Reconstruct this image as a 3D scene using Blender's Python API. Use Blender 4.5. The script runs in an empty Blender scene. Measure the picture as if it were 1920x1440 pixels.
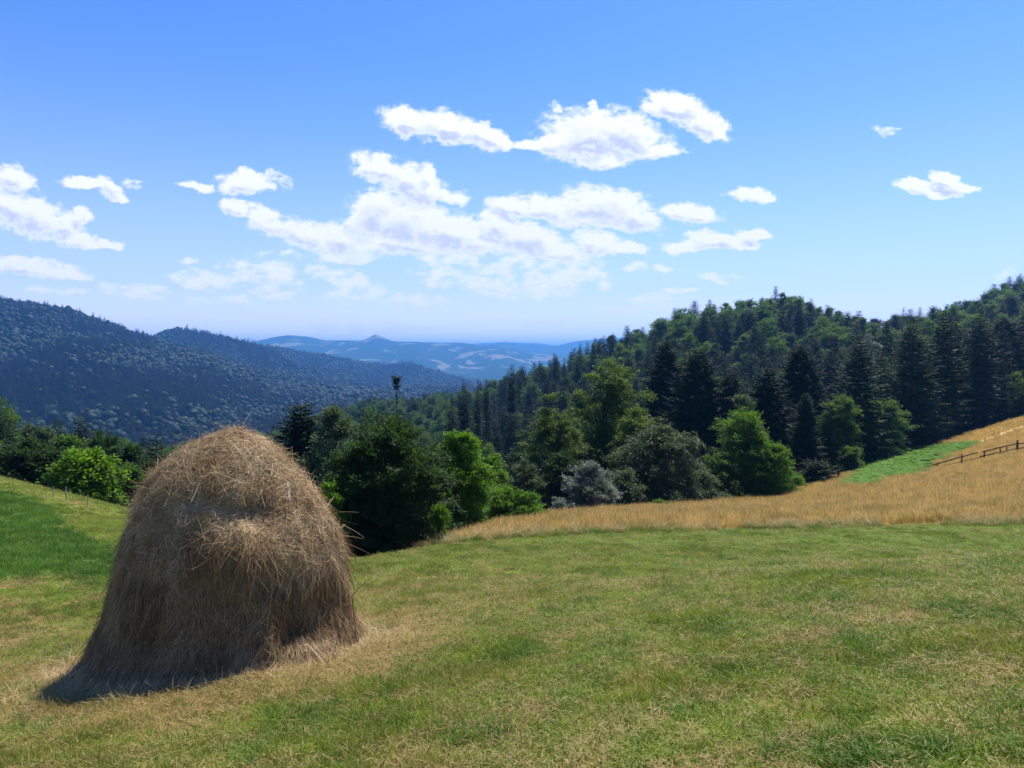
import bpy, bmesh, math, random
import numpy as np
from mathutils import Vector, Matrix
R = math.radians
sc = bpy.context.scene
COL = sc.collection

# ------------------------------------------------------------------ camera
F = 1397.0                      # focal length in photo pixels (1920 wide)
PITCH = 2.46                    # degrees below the horizontal
cam_d = bpy.data.cameras.new("camera"); cam = bpy.data.objects.new("camera", cam_d)
COL.objects.link(cam)
cam.location = (0, 0, 0); cam.rotation_euler = (R(90 - PITCH), 0, 0)
cam_d.sensor_width = 36; cam_d.lens = 36 * F / 1920
cam_d.clip_start = 0.1; cam_d.clip_end = 60000
sc.camera = cam

# ------------------------------------------------------------------ sun, sky, exposure
SUN_EL, SUN_AZ = 60.0, 35.0     # degrees above horizon, degrees right of the viewing direction
sd = bpy.data.lights.new("sun", 'SUN'); sd.energy = 5.0; sd.angle = R(0.53); sd.color = (1.0, 0.93, 0.82)
sun = bpy.data.objects.new("sun", sd); COL.objects.link(sun)
sv = Vector((math.sin(R(SUN_AZ)) * math.cos(R(SUN_EL)), math.cos(R(SUN_AZ)) * math.cos(R(SUN_EL)), math.sin(R(SUN_EL))))
sun.rotation_euler = sv.to_track_quat('Z', 'Y').to_euler()
sc.view_settings.view_transform = 'Standard'; sc.view_settings.look = 'None'
sc.view_settings.exposure = 0.62; sc.view_settings.gamma = 1; sc.view_settings.use_curve_mapping = False
sc.cycles.max_bounces = 6; sc.cycles.diffuse_bounces = 3; sc.cycles.glossy_bounces = 2
sc.cycles.transmission_bounces = 3; sc.cycles.volume_bounces = 2; sc.cycles.transparent_max_bounces = 8
sc.cycles.use_denoising = True
sc.cycles.use_adaptive_sampling = True; sc.cycles.adaptive_threshold = 0.01
sc.cycles.caustics_reflective = False; sc.cycles.caustics_refractive = False

class NT:
    """tiny helper for building node trees"""
    def __init__(s, tree): s.t = tree; s.n = tree.nodes; s.l = tree.links
    def node(s, typ, **kw):
        n = s.n.new(typ)
        for k, v in kw.items(): setattr(n, k, v)
        return n
    def put(s, sock, v):
        if v is None: return
        if isinstance(v, bpy.types.NodeSocket): s.l.new(v, sock)
        else: sock.default_value = v
    def math(s, op, a, b=None, c=None, clamp=False):
        n = s.node('ShaderNodeMath', operation=op, use_clamp=clamp)
        s.put(n.inputs[0], a); s.put(n.inputs[1], b); s.put(n.inputs[2], c); return n.outputs[0]
    def vmath(s, op, a, b=None, sc_=None):
        n = s.node('ShaderNodeVectorMath', operation=op)
        s.put(n.inputs[0], a); s.put(n.inputs[1], b)
        if sc_ is not None: s.put(n.inputs[3], sc_)
        return n.outputs[0]
    def rng(s, v, a, b, c=0.0, d=1.0, smooth=True):
        n = s.node('ShaderNodeMapRange', interpolation_type='SMOOTHSTEP' if smooth else 'LINEAR')
        s.put(n.inputs[0], v); s.put(n.inputs[1], a); s.put(n.inputs[2], b); s.put(n.inputs[3], c); s.put(n.inputs[4], d)
        return n.outputs[0]
    def noise(s, vec, scale, detail=3, rough=0.55, dist=0.0, dims='3D', w=None):
        n = s.node('ShaderNodeTexNoise', noise_dimensions=dims)
        s.put(n.inputs['Vector'], vec); n.inputs['Scale'].default_value = scale
        n.inputs['Detail'].default_value = detail; n.inputs['Roughness'].default_value = rough
        n.inputs['Distortion'].default_value = dist
        return n.outputs[0], n.outputs[1]
    def mix(s, f, a, b, blend='MIX'):
        n = s.node('ShaderNodeMix', data_type='RGBA', blend_type=blend)
        s.put(n.inputs[0], f); s.put(n.inputs[6], a); s.put(n.inputs[7], b); return n.outputs[2]
    def scalevec(s, v, x, y, z): return s.vmath('MULTIPLY', v, (x, y, z))

def c4(r, g, b): return (r, g, b, 1.0)

def ray(px, py):
    """photo pixel (1920x1440) -> point at depth y = 1"""
    u = (px - 960) / F; v = (720 - py) / F; p = R(PITCH)
    d = (u, math.cos(p) + math.sin(p) * v, -math.sin(p) + math.cos(p) * v)
    return (d[0] / d[1], 1.0, d[2] / d[1])
def at(px, py, Y):
    r = ray(px, py); return Vector((r[0] * Y, Y, r[2] * Y))

CLOUDS = [  # px, py, half width, half height, tilt of each billow of the cloud field
 (770,228,56,27,10),(840,240,74,30,12),(905,255,52,24,20),(942,268,20,15,0),
 (1110,255,92,50,0),(1060,272,64,28,0),(1180,257,66,42,10),(1000,272,44,13,5),(1225,284,52,15,-5),(1130,298,56,16,0),
 (1270,200,62,28,15),(1322,230,52,24,25),(1228,200,30,15,0),(1352,246,26,12,20),
 (1412,367,42,14,0),(1715,350,42,14,5),(1775,338,38,15,20),(1760,362,38,11,0),(1808,350,24,9,10),
 (960,388,46,24,10),(1030,395,64,27,8),(1130,388,80,38,5),(1192,405,54,28,15),(1110,414,85,16,0),(1290,402,68,19,5),
 (1280,462,42,12,0),(1345,450,60,16,5),(1410,440,32,11,5),(1375,463,42,8,0),
 (1120,455,50,24,10),(1172,466,38,12,10),
 (720,318,58,28,15),(775,350,64,40,20),(822,366,58,18,5),(692,312,24,16,0),(802,330,16,20,0),
 (440,390,30,17,25),(500,415,54,23,22),(570,440,64,28,15),(640,450,60,30,0),(700,402,60,42,-20),(770,420,95,44,10),
 (860,440,88,38,10),(935,425,44,28,10),(990,448,76,32,12),(1050,472,66,22,10),(760,455,110,22,0),
 (370,350,40,8,5),(455,343,52,19,0),
 (160,343,48,10,5),(207,350,26,14,25),(212,369,28,8,10),
 (30,333,42,24,25),(10,385,62,36,25),(70,410,70,36,15),(115,420,36,28,0),(150,405,19,15,0),(140,450,50,17,10),(185,460,42,11,0),
 (50,500,75,19,8),(125,512,50,12,8),
]
THIN = [   # the lower, fainter clouds and the loose scraps
 (1090,207,30,9,0),(1111,203,10,16,0),(1041,205,11,11,0),(1663,244,24,9,5),(510,328,14,10,0),(533,343,14,14,0),(250,343,20,8,0),
 (1198,503,28,9,0),(1241,504,18,8,0),(1366,523,32,10,0),(1325,515,18,8,0),
 (850,495,60,26,15),(900,522,110,28,5),(1000,517,110,34,5),(1105,520,50,18,10),(960,550,95,15,5),(1060,492,75,16,0),
 (605,510,42,16,15),(650,525,56,20,20),(705,548,70,20,20),(640,557,42,15,0),(780,563,60,15,10),
 (360,522,46,18,0),(405,532,46,14,0),(490,513,70,28,5),(525,550,46,13,0),(357,491,16,8,0),
 (255,545,72,13,3),(300,552,40,8,0),(420,563,60,7,0),(115,548,60,7,0),(60,576,120,8,5),(1235,566,46,14,0),(1270,545,40,4,0),
 (1010,604,60,6,0),(920,591,55,9,0),(620,608,100,12,0),(720,616,90,9,0),(430,600,90,6,0),(1160,583,50,9,0),(640,480,160,10,0),(1885,510,22,10,-30),
]
wd = bpy.data.worlds.new("World"); sc.world = wd; wd.use_nodes = True
wd.cycles.sampling_method = 'MANUAL'; wd.cycles.sample_map_resolution = 512
def field_group(name, lobes):
    g = bpy.data.node_groups.new(name, 'ShaderNodeTree')
    g.interface.new_socket('Vector', in_out='INPUT', socket_type='NodeSocketVector')
    g.interface.new_socket('Value', in_out='OUTPUT', socket_type='NodeSocketFloat')
    N = NT(g); gi = N.node('NodeGroupInput'); go = N.node('NodeGroupOutput')
    acc = None
    for (px, py, rx, ry, rot) in lobes:
        c = ray(px, py)
        m = N.node('ShaderNodeMapping', vector_type='TEXTURE')
        m.inputs['Location'].default_value = (c[0], 0, c[2])
        m.inputs['Rotation'].default_value = (0, R(rot), 0)
        m.inputs['Scale'].default_value = (rx * 1.42 / F, 1, ry * 1.42 / F)
        N.l.new(gi.outputs[0], m.inputs['Vector'])
        gr = N.node('ShaderNodeTexGradient', gradient_type='SPHERICAL'); N.l.new(m.outputs[0], gr.inputs[0])
        acc = gr.outputs['Fac'] if acc is None else N.math('MAXIMUM', acc, gr.outputs['Fac'])
    N.l.new(acc, go.inputs[0])
    return g
def build_world():
    N = NT(wd.node_tree); N.n.clear()
    sky = N.node('ShaderNodeTexSky', sky_type='NISHITA', sun_disc=False)
    sky.sun_elevation = R(SUN_EL); sky.sun_rotation = R(SUN_AZ)
    sky.altitude = 600; sky.air_density = 1.0; sky.dust_density = 0.6; sky.ozone_density = 2.2
    hs = N.node('ShaderNodeHueSaturation'); hs.inputs['Saturation'].default_value = SKY_SAT
    hs.inputs['Value'].default_value = 1.0; N.l.new(sky.outputs[0], hs.inputs['Color'])
    base = N.mix(1.0, hs.outputs[0], c4(*SKY_TINT), 'MULTIPLY')
    # drier blue overhead, milky towards the horizon
    tc0 = N.node('ShaderNodeTexCoord'); s0 = N.node('ShaderNodeSeparateXYZ'); N.l.new(tc0.outputs['Generated'], s0.inputs[0])
    milk = N.math('POWER', N.rng(s0.outputs[2], 0.42, 0.0, smooth=False), 2.2)
    base = N.mix(N.math('MULTIPLY', milk, 0.9), base, c4(*MILK))
    base = N.mix(N.math('MULTIPLY', N.rng(s0.outputs[2], 0.09, 0.0), 0.75), base, c4(7.4, 7.6, 9.2))   # bright air low down
    deep = N.rng(s0.outputs[2], 0.46, 0.85, 1.0, 0.42)     # deeper zenith, dimmed out of view to cut the fill light
    base = N.vmath('SCALE', base, sc_=deep)
    tc = N.node('ShaderNodeTexCoord'); sx = N.node('ShaderNodeSeparateXYZ'); N.l.new(tc.outputs['Generated'], sx.inputs[0])
    yy = N.math('MAXIMUM', sx.outputs[1], 0.05)
    X = N.math('DIVIDE', sx.outputs[0], yy); Z = N.math('DIVIDE', sx.outputs[2], yy)
    cb = N.node('ShaderNodeCombineXYZ'); N.l.new(X, cb.inputs[0]); N.l.new(Z, cb.inputs[2])
    P = cb.outputs[0]
    S = N.scalevec(P, 1, 1, 1.5)
    _, w1 = N.noise(S, 20, 7, 0.66)
    w1 = N.scalevec(N.vmath('SUBTRACT', w1, (0.5, 0.5, 0.5)), 0.045, 0, 0.034)
    Pw = N.vmath('ADD', P, w1)
    fm, _ = N.noise(S, 17, 2, 0.5)
    f1, _ = N.noise(S, 52, 9, 0.66)
    f2, _ = N.noise(N.scalevec(P, 1, 1, 2.0), 34, 8, 0.66)
    g1 = field_group("cumulus_field", CLOUDS); g2 = field_group("thin_field", THIN)
    def grp(g, v):
        n = N.node('ShaderNodeGroup'); n.node_tree = g; N.l.new(v, n.inputs[0]); return n.outputs[0]
    d1r = grp(g1, Pw); d1 = N.math('MINIMUM', d1r, 0.62); d2 = N.math('MINIMUM', grp(g2, Pw), 0.46)
    up = N.vmath('ADD', Pw, (0.004, 0, 0.012))
    d1u = grp(g1, up)
    f1c = N.math('SUBTRACT', f1, 0.5); f2c = N.math('SUBTRACT', f2, 0.5)
    on = N.rng(d1, 0.0, 0.30)
    den = N.math('ADD', N.math('ADD', d1, N.math('MULTIPLY', f1c, 1.35)), N.math('MULTIPLY', N.math('SUBTRACT', fm, 0.5), 0.5))
    a1 = N.math('MULTIPLY', N.rng(den, 0.10, 0.52), on)
    den2 = N.math('ADD', d2, N.math('ADD', N.math('MULTIPLY', f2c, 2.3), N.math('MULTIPLY', N.math('SUBTRACT', fm, 0.5), 0.8)))
    a2 = N.math('MULTIPLY', N.math('MULTIPLY', N.rng(den2, 0.10, 0.72), N.rng(d2, 0.0, 0.20)), 0.92)
    alpha = N.math('MAXIMUM', a1, a2)
    # grey-blue bellies: dense, and more cloud above than here
    f3, _ = N.noise(N.vmath('ADD', S, (0.004, 0, 0.012)), 30, 3, 0.5)
    f4, _ = N.noise(S, 30, 3, 0.5)
    shade = N.math('ADD', N.math('ADD', N.math('MULTIPLY', N.math('SUBTRACT', d1u, d1r), 1.1), N.math('MULTIPLY', N.math('SUBTRACT', d1r, 0.5), 0.7)), N.math('MULTIPLY', N.math('SUBTRACT', f3, f4), 0.6))
    shade = N.math('MULTIPLY', N.rng(shade, -0.16, 0.34), N.rng(den, 0.30, 0.68))
    cloud = N.mix(shade, c4(*CLOUD_LIT), c4(*CLOUD_DARK))
    # toward the horizon the clouds take the colour of the air
    low = N.rng(Z, 0.02, 0.30)
    cloud = N.mix(N.math('MULTIPLY', N.math('SUBTRACT', 1.0, low), 0.45), cloud, c4(*CLOUD_FAR))
    front = N.rng(sx.outputs[1], 0.05, 0.25)
    col = N.mix(N.math('MULTIPLY', alpha, front), base, cloud)
    bg = N.node('ShaderNodeBackground'); N.l.new(col, bg.inputs[0]); bg.inputs[1].default_value = SKY_STRENGTH
    out = N.node('ShaderNodeOutputWorld'); N.l.new(bg.outputs[0], out.inputs[0])
SKY_SAT = 1.2; SKY_TINT = (0.68, 0.87, 1.24); SKY_STRENGTH = 0.105; MILK = (5.1, 5.5, 8.3)
CLOUD_LIT = (6.6, 6.8, 7.2); CLOUD_DARK = (3.7, 4.2, 6.0); CLOUD_FAR = (5.2, 5.6, 7.2)
build_world()

# ------------------------------------------------------------------ object helpers
def tag(o, label=None, cat=None, group=None, kind=None):
    if label: o['label'] = label
    if cat: o['category'] = cat
    if group: o['group'] = group
    if kind: o['kind'] = kind
    return o
def link(name, data, parent=None):
    o = bpy.data.objects.new(name, data); COL.objects.link(o)
    if parent is not None: o.parent = parent
    return o
def empty(name, loc, rz=0.0):
    o = link(name, None); o.location = loc; o.rotation_euler = (0, 0, rz); o.empty_display_size = 0.2; return o
def mesh_np(name, V, Fc, mat=None, smooth=False, attrs=None):
    """V (n,3); Fc (m,k) with k = 3 or 4"""
    V = np.asarray(V, np.float32); Fc = np.asarray(Fc, np.int32)
    me = bpy.data.meshes.new(name); n, (m, k) = len(V), Fc.shape
    me.vertices.add(n); me.vertices.foreach_set('co', V.ravel())
    me.loops.add(m * k); me.loops.foreach_set('vertex_index', Fc.ravel())
    me.polygons.add(m); me.polygons.foreach_set('loop_start', np.arange(0, m * k, k, dtype=np.int32))
    me.polygons.foreach_set('loop_total', np.full(m, k, np.int32))
    if smooth: me.polygons.foreach_set('use_smooth', np.ones(m, bool))
    if attrs:
        for an, av in attrs.items():
            a = me.attributes.new(an, 'FLOAT', 'POINT'); a.data.foreach_set('value', np.asarray(av, np.float32))
    me.update(calc_edges=True)
    if mat: me.materials.append(mat)
    return me
class Soup:
    """collects quads/tris for one mesh"""
    def __init__(s): s.V = []; s.F = []; s.n = 0; s.A = []
    def add(s, V, Fc, a=None):
        V = np.asarray(V, float).reshape(-1, 3); Fc = np.asarray(Fc, int)
        if Fc.shape[1] == 3: Fc = np.hstack([Fc, Fc[:, 2:3]])
        s.V.append(V); s.F.append(Fc + s.n); s.n += len(V)
        s.A.append(np.zeros(len(V)) if a is None else np.broadcast_to(a, (len(V),)))
    def tube(s, pts, rad, seg=7, a=None):
        pts = np.asarray(pts, float); n = len(pts); rad = np.broadcast_to(rad, (n,))
        T = np.gradient(pts, axis=0); T /= np.linalg.norm(T, axis=1)[:, None] + 1e-9
        ref = np.where(np.abs(T[:, 2:3]) < 0.9, [[0, 0, 1.0]], [[1.0, 0, 0]])
        U = np.cross(T, ref); U /= np.linalg.norm(U, axis=1)[:, None] + 1e-9; W = np.cross(T, U)
        th = np.arange(seg) * 2 * np.pi / seg
        V = pts[:, None] + rad[:, None, None] * (np.cos(th)[None, :, None] * U[:, None] + np.sin(th)[None, :, None] * W[:, None])
        i = np.arange(n - 1)[:, None] * seg; j = np.arange(seg)[None]
        jn = (j + 1) % seg
        Fc = np.stack([i + j, i + jn, i + seg + jn, i + seg + j], -1).reshape(-1, 4)
        s.add(V.reshape(-1, 3), Fc, a)
    def box(s, c, size, rot=None, a=None):
        q = np.array([[x, y, z] for x in (-.5, .5) for y in (-.5, .5) for z in (-.5, .5)]) * np.asarray(size)
        if rot is not None: q = q @ np.array(rot.to_3x3()).T
        Fc = [[0, 1, 3, 2], [4, 6, 7, 5], [0, 4, 5, 1], [2, 3, 7, 6], [0, 2, 6, 4], [1, 5, 7, 3]]
        s.add(q + np.asarray(c), Fc, a)
    def mesh(s, name, mat=None, smooth=False, attr='v'):
        V = np.vstack(s.V); Fc = np.vstack(s.F)
        # quads whose last index repeats are stored as triangles
        tri = Fc[:, 2] == Fc[:, 3]
        if tri.all(): return mesh_np(name, V, Fc[:, :3], mat, smooth, {attr: np.concatenate(s.A)})
        if tri.any():
            me = bpy.data.meshes.new(name)
            me.from_pydata(V.tolist(), [], [f[:3] if t else f for f, t in zip(Fc.tolist(), tri)])
            a = me.attributes.new(attr, 'FLOAT', 'POINT'); a.data.foreach_set('value', np.concatenate(s.A).astype(np.float32))
            if smooth: me.polygons.foreach_set('use_smooth', np.ones(len(Fc), bool))
            if mat: me.materials.append(mat)
            return me
        return mesh_np(name, V, Fc, mat, smooth, {attr: np.concatenate(s.A)})

def vnoise(x, y, seed=0):
    """smooth value noise in [-1,1]"""
    def h(i, j):
        n = (i.astype(np.int64) * 374761393 + j.astype(np.int64) * 668265263 + seed * 144665) & 0x7fffffff
        n = ((n ^ (n >> 13)) * 1274126177) & 0x7fffffff
        return (n & 0xffff) / 32767.5 - 1.0
    x = np.asarray(x, float); y = np.asarray(y, float)
    i = np.floor(x); j = np.floor(y); fx = x - i; fy = y - j
    fx = fx * fx * (3 - 2 * fx); fy = fy * fy * (3 - 2 * fy)
    a = h(i, j); b = h(i + 1, j); c = h(i, j + 1); d = h(i + 1, j + 1)
    return (a * (1 - fx) + b * fx) * (1 - fy) + (c * (1 - fx) + d * fx) * fy
def fbm(x, y, seed=0, oct_=4):
    s = 0; a = 1; t = 0
    for k in range(oct_):
        s = s + a * vnoise(x * 2 ** k + 17.3 * k, y * 2 ** k - 9.1 * k, seed + k); t += a; a *= 0.5
    return s / t

# ------------------------------------------------------------------ terrain: one real height field z(x, y)
def row_v(row):
    """image row at centre column -> tan of elevation"""
    a = np.arctan((720 - np.asarray(row, float)) / F) - R(PITCH); return np.tan(a)
K = [-700, 0, 240, 450, 650, 800, 950, 1100, 1300, 1450, 1600, 1750, 1920, 2300, 2700]
def prof(*pairs): a = np.array(pairs, float); return a[:, 0], a[:, 1]
def prow(rows): return (np.array(K, float), np.array(rows, float))
FEAT = [  # (distance profile, ground-row profile), near to far
 (prow([20]*15), None),
 (prow([30, 30, 26, 22, 20, 22, 26, 28, 30, 31, 32, 33, 34, 36, 40]), prow([790, 905, 966, 1012, 1056, 1030, 1012, 1003, 998, 994, 990, 988, 985, 975, 965])),
 (prow([50, 50, 45, 40, 34, 33, 42, 48, 52, 60, 85, 105, 120, 140, 160]), prow([840, 925, 990, 1050, 1115, 1062, 985, 968, 957, 941, 890, 838, 790, 740, 710])),
 (prow([90, 90, 80, 80, 60, 60, 80, 90, 95, 110, 140, 155, 175, 200, 220]), prow([880, 960, 1010, 1080, 1150, 1120, 1060, 1010, 980, 915, 850, 790, 755, 700, 670])),
 (prow([200, 200, 200, 200, 200, 200, 180, 180, 190, 200, 220, 240, 270, 300, 320]), prow([900, 930, 930, 940, 960, 940, 920, 890, 845, 800, 755, 710, 680, 600, 560])),
 (prof((-700,450),(0,450),(240,450),(450,470),(700,480),(850,480),(950,430),(1100,390),(1200,370),(1300,360),(1450,350),(1560,350),(1650,370),(1750,400),(1920,450),(2300,480),(2700,500)),
  prof((-700,860),(0,880),(240,878),(420,872),(500,852),(600,822),(660,800),(700,790),(800,784),(880,784),(950,766),(1020,748),(1100,724),(1150,702),(1200,690),(1300,650),(1400,644),(1450,628),(1500,638),(1560,660),(1600,668),(1650,678),(1700,668),(1750,657),(1850,620),(1920,584),(2300,430),(2700,400))),
 (prof((-700,700),(450,700),(650,900),(800,950),(2700,950)), prof((-700,869),(450,869),(650,822),(800,815),(2700,815))),
 (prof((-700,1900),(450,1900),(660,1700),(2700,1700)),
  prof((-700,572),(-200,574),(0,583),(60,588),(130,600),(200,622),(260,638),(300,650),(400,676),(500,705),(600,732),(680,746),(2700,746))),
 (prof((-700,2100),(2700,2100)), prof((-700,600),(0,620),(200,650),(300,663),(400,680),(500,700),(600,722),(700,735),(2700,738))),
 (prof((-700,2450),(2700,2450)), prof((-700,600),(0,620),(200,655),(260,648),(300,634),(335,622),(380,629),(430,640),(480,653),(510,662),(560,690),(620,706),(700,726),(800,734),(2700,734))),
 (prof((-700,2750),(2700,2750)), prof((-700,600),(0,640),(300,660),(480,672),(560,690),(700,710),(800,725),(2700,732))),
 (prof((-700,3100),(2700,3100)), prof((-700,600),(300,650),(440,650),(500,656),(545,661),(600,670),(650,680),(700,689),(740,690),(762,684),(790,693),(820,703),(850,712),(885,722),(950,735),(2700,735))),
 (prof((-700,3500),(2700,3500)), prof((-700,660),(400,680),(600,700),(800,717),(950,722),(2700,722))),
 (prof((-700,4600),(2700,4600)), prof((-700,690),(500,690),(700,696),(870,704),(2700,706))),
 (prof((-700,5600),(2700,5600)), prof((-700,668),(600,672),(700,676),(780,668),(850,682),(930,672),(1000,684),(2700,684))),
 (prof((-700,7500),(2700,7500)), prof((-700,630),(440,641),(480,640),(520,632),(543,629),(575,631),(610,638),(680,639),(692,634),(699,629),(705,627.5),(712,630),(724,635),(737,640),(780,641),(813,643),(857,643),(907,647),(963,653),(1007,662),(1100,668),(2700,668))),
 (prof((-700,8200),(2700,8200)), prof((-700,660),(900,668),(2700,670))),
 (prof((-700,9500),(2700,9500)), prof((-700,650),(860,660),(897,650),(925,645),(947,641),(962,644),(980,646),(1047,647),(1080,640),(1103,637),(1200,630),(2700,630))),
 (prof((-700,10200),(2700,10200)), prof((-700,665),(2700,665))),
 (prof((-700,12000),(2700,12000)), prof((-700,655),(860,650),(897,644),(943,641.5),(1007,643.5),(1050,650),(2700,650))),
 (prof((-700,15000),(2700,15000)), prof((-700,668),(2700,668))),
]
def near_z(x, y): return -1.6 - 0.2 * y + 0.80 * np.tanh(x / 6.0) + .10
TP = np.arange(-700, 2701, 5.0)
LY0, LY1, NLY = math.log(10.0), math.log(15000.0), 520
TL = np.linspace(LY0, LY1, NLY)
def pchip(xk, yk, xq):
    """monotone cubic; xk (m,), yk (m,), xq (q,)"""
    h = np.diff(xk); d = np.diff(yk) / h; m = np.zeros_like(yk)
    w1 = 2 * h[1:] + h[:-1]; w2 = h[1:] + 2 * h[:-1]
    ok = d[:-1] * d[1:] > 0
    with np.errstate(divide='ignore', invalid='ignore'):
        mm = (w1 + w2) / (w1 / d[:-1] + w2 / d[1:])
    m[1:-1] = np.where(ok, mm, 0); m[0] = d[0]; m[-1] = d[-1]
    i = np.clip(np.searchsorted(xk, xq) - 1, 0, len(h) - 1)
    t = (xq - xk[i]) / h[i]; t = np.clip(t, 0, 1)
    return ((1 + 2*t) * (1-t)**2 * yk[i] + t * (1-t)**2 * h[i] * m[i] + t*t*(3-2*t) * yk[i+1] + t*t*(t-1) * h[i] * m[i+1])
def build_table():
    D = []; Z = []
    for (pd, pr) in FEAT:
        d = np.interp(TP, *pd)
        if pr is None:
            d = np.full(len(TP), 10.0); z = near_z((TP - 960) / F * d, d)
        else: z = row_v(np.interp(TP, *pr)) * d
        D.append(d); Z.append(z)
    D = np.log(np.array(D)); Z = np.array(Z)
    T = np.zeros((len(TP), NLY))
    for i in range(len(TP)): T[i] = pchip(D[:, i], Z[:, i], TL)
    # soften kinks across columns near the camera
    k = np.ones(9) / 9; P = np.pad(T, ((4, 4), (0, 0)), mode='edge')
    S = sum(P[j:j + len(TP)] for j in range(9)) / 9
    w = np.clip((math.log(600) - TL) / 1.0, 0, 1)[None]
    return T * (1 - w) + S * w
TABLE = build_table()
def terrain(x, y):
    x = np.asarray(x, float); y = np.asarray(y, float)
    ys = np.maximum(y, 1.0)
    yt = np.maximum(ys, 10.0)
    px = np.clip(960 + F * x / yt, TP[0], TP[-1] - 1e-3); ly = np.clip(np.log(yt), LY0, LY1 - 1e-6)
    a = (px - TP[0]) / 5.0; i = np.minimum(a.astype(int), len(TP) - 2); fa = a - i
    b = (ly - LY0) / (LY1 - LY0) * (NLY - 1); j = np.minimum(b.astype(int), NLY - 2); fb = b - j
    z = (TABLE[i, j] * (1 - fa) + TABLE[i + 1, j] * fa) * (1 - fb) + (TABLE[i, j + 1] * (1 - fa) + TABLE[i + 1, j + 1] * fa) * fb
    zn = near_z(x, y)
    t = np.clip((y - 10) / 4.0, 0, 1); t = t * t * (3 - 2 * t)
    z = zn * (1 - t) + z * t
    # small humps close by, spurs and gullies on the far slopes
    z = z + 0.05 * fbm(x / 2.6, y / 2.6, 3, 3) + 0.02 * fbm(x / 0.6, y / 0.6, 4, 2)
    w1 = np.clip((y - 60) / 150, 0, 1) * np.clip((3600 - y) / 600, 0, 1)
    w2 = np.clip((y - 700) / 400, 0, 1) * np.clip((3800 - y) / 500, 0, 1)
    z = z + w1 * 1.6 * fbm(x / 40, y / 40, 7, 3)
    ridge_mask = np.clip((1850 - y) / 400, 0, 1)
    z = z + w2 * ridge_mask * 36 * (fbm(x / 170 + y / 900, y / 600, 11, 3))
    w3 = np.clip((y - 4200) / 500, 0, 1)
    z = z + w3 * 7 * fbm(x / 260, y / 500, 21, 3)
    return z
def tz(x, y): return float(terrain(np.array([x]), np.array([y]))[0])
def ground_pt(px, Y):
    """a point of the terrain under photo column px at distance Y"""
    x = (px - 960) / F * Y; return Vector((x, Y, tz(x, Y)))

def build_sheet(name, ys, ns, mat, smax=1.28):
    s = np.linspace(-smax, smax, ns); ys = np.asarray(ys, float)
    w = np.where(ys > 0, np.sqrt(ys ** 2 + 14.0 ** 2), 14.0)
    X = s[None] * w[:, None]; Y = np.broadcast_to(ys[:, None], X.shape)
    Z = terrain(X, Y)
    V = np.stack([X, Y, Z], -1).reshape(-1, 3)
    i = np.arange(len(ys) - 1)[:, None] * ns; j = np.arange(ns - 1)[None]
    Fc = np.stack([i + j, i + j + 1, i + ns + j + 1, i + ns + j], -1).reshape(-1, 4)
    o = link(name, mesh_np(name, V, Fc, mat, True)); return tag(o, kind='structure')

# ------------------------------------------------------------------ materials
def new_mat(name):
    m = bpy.data.materials.new(name); m.use_nodes = True; N = NT(m.node_tree); N.n.clear()
    out = N.node('ShaderNodeOutputMaterial'); return m, N, out
def attr(N, name):
    a = N.node('ShaderNodeAttribute', attribute_name=name); return a.outputs['Fac']
def pos(N): return N.node('ShaderNodeNewGeometry').outputs['Position']
def leaf_mat(name, dark, light, trans, tw=0.45, rough=0.6, spec=0.18, patch=0.25, yellow=0.3, bark=None):
    """a leaf: diffuse + light let through; colour varies leaf by leaf, clump by clump, tree by tree"""
    m, N, out = new_mat(name)
    oi = N.node('ShaderNodeObjectInfo'); v = attr(N, 'v')
    n1, _ = N.noise(pos(N), patch, 2, 0.6)
    k = N.math('ADD', N.math('MULTIPLY', v, 0.45), N.math('ADD', N.math('MULTIPLY', N.rng(n1, 0.3, 0.7), 0.3), N.math('MULTIPLY', oi.outputs['Random'], 0.35)), clamp=True)
    col = N.mix(k, c4(*dark), c4(*light))
    b = N.node('ShaderNodeBsdfPrincipled'); N.l.new(col, b.inputs['Base Color'])
    b.inputs['Roughness'].default_value = rough; b.inputs['Specular IOR Level'].default_value = spec
    t = N.node('ShaderNodeBsdfTranslucent')
    tcol = N.mix(N.math('MULTIPLY', k, 1.0), c4(*[x * 0.6 for x in trans]), c4(*trans)); N.l.new(tcol, t.inputs[0])
    mx = N.node('ShaderNodeMixShader'); mx.inputs[0].default_value = tw
    N.l.new(b.outputs[0], mx.inputs[1]); N.l.new(t.outputs[0], mx.inputs[2]); N.l.new(mx.outputs[0], out.inputs[0])
    return m
def bark_mat(name, a, b_):
    m, N, out = new_mat(name)
    n, _ = N.noise(N.scalevec(pos(N), 6, 6, 1.5), 2.5, 5, 0.65)
    b = N.node('ShaderNodeBsdfPrincipled'); N.l.new(N.mix(N.rng(n, 0.3, 0.7), c4(*a), c4(*b_)), b.inputs['Base Color'])
    b.inputs['Roughness'].default_value = 0.9
    bu = N.node('ShaderNodeBump'); bu.inputs['Strength'].default_value = 0.6; bu.inputs['Distance'].default_value = 0.03
    N.l.new(n, bu.inputs['Height']); N.l.new(bu.outputs[0], b.inputs['Normal']); N.l.new(b.outputs[0], out.inputs[0])
    return m
M = {}
M['leaf_mid'] = leaf_mat("leaf mid green", (.020, .052, .014), (.072, .135, .032), (.15, .30, .03))
M['leaf_dark'] = leaf_mat("leaf dark green", (.012, .030, .012), (.036, .072, .024), (.06, .13, .015), tw=.38)
M['leaf_bright'] = leaf_mat("leaf bright green", (.034, .085, .010), (.095, .195, .022), (.20, .42, .015), tw=.42)
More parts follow.
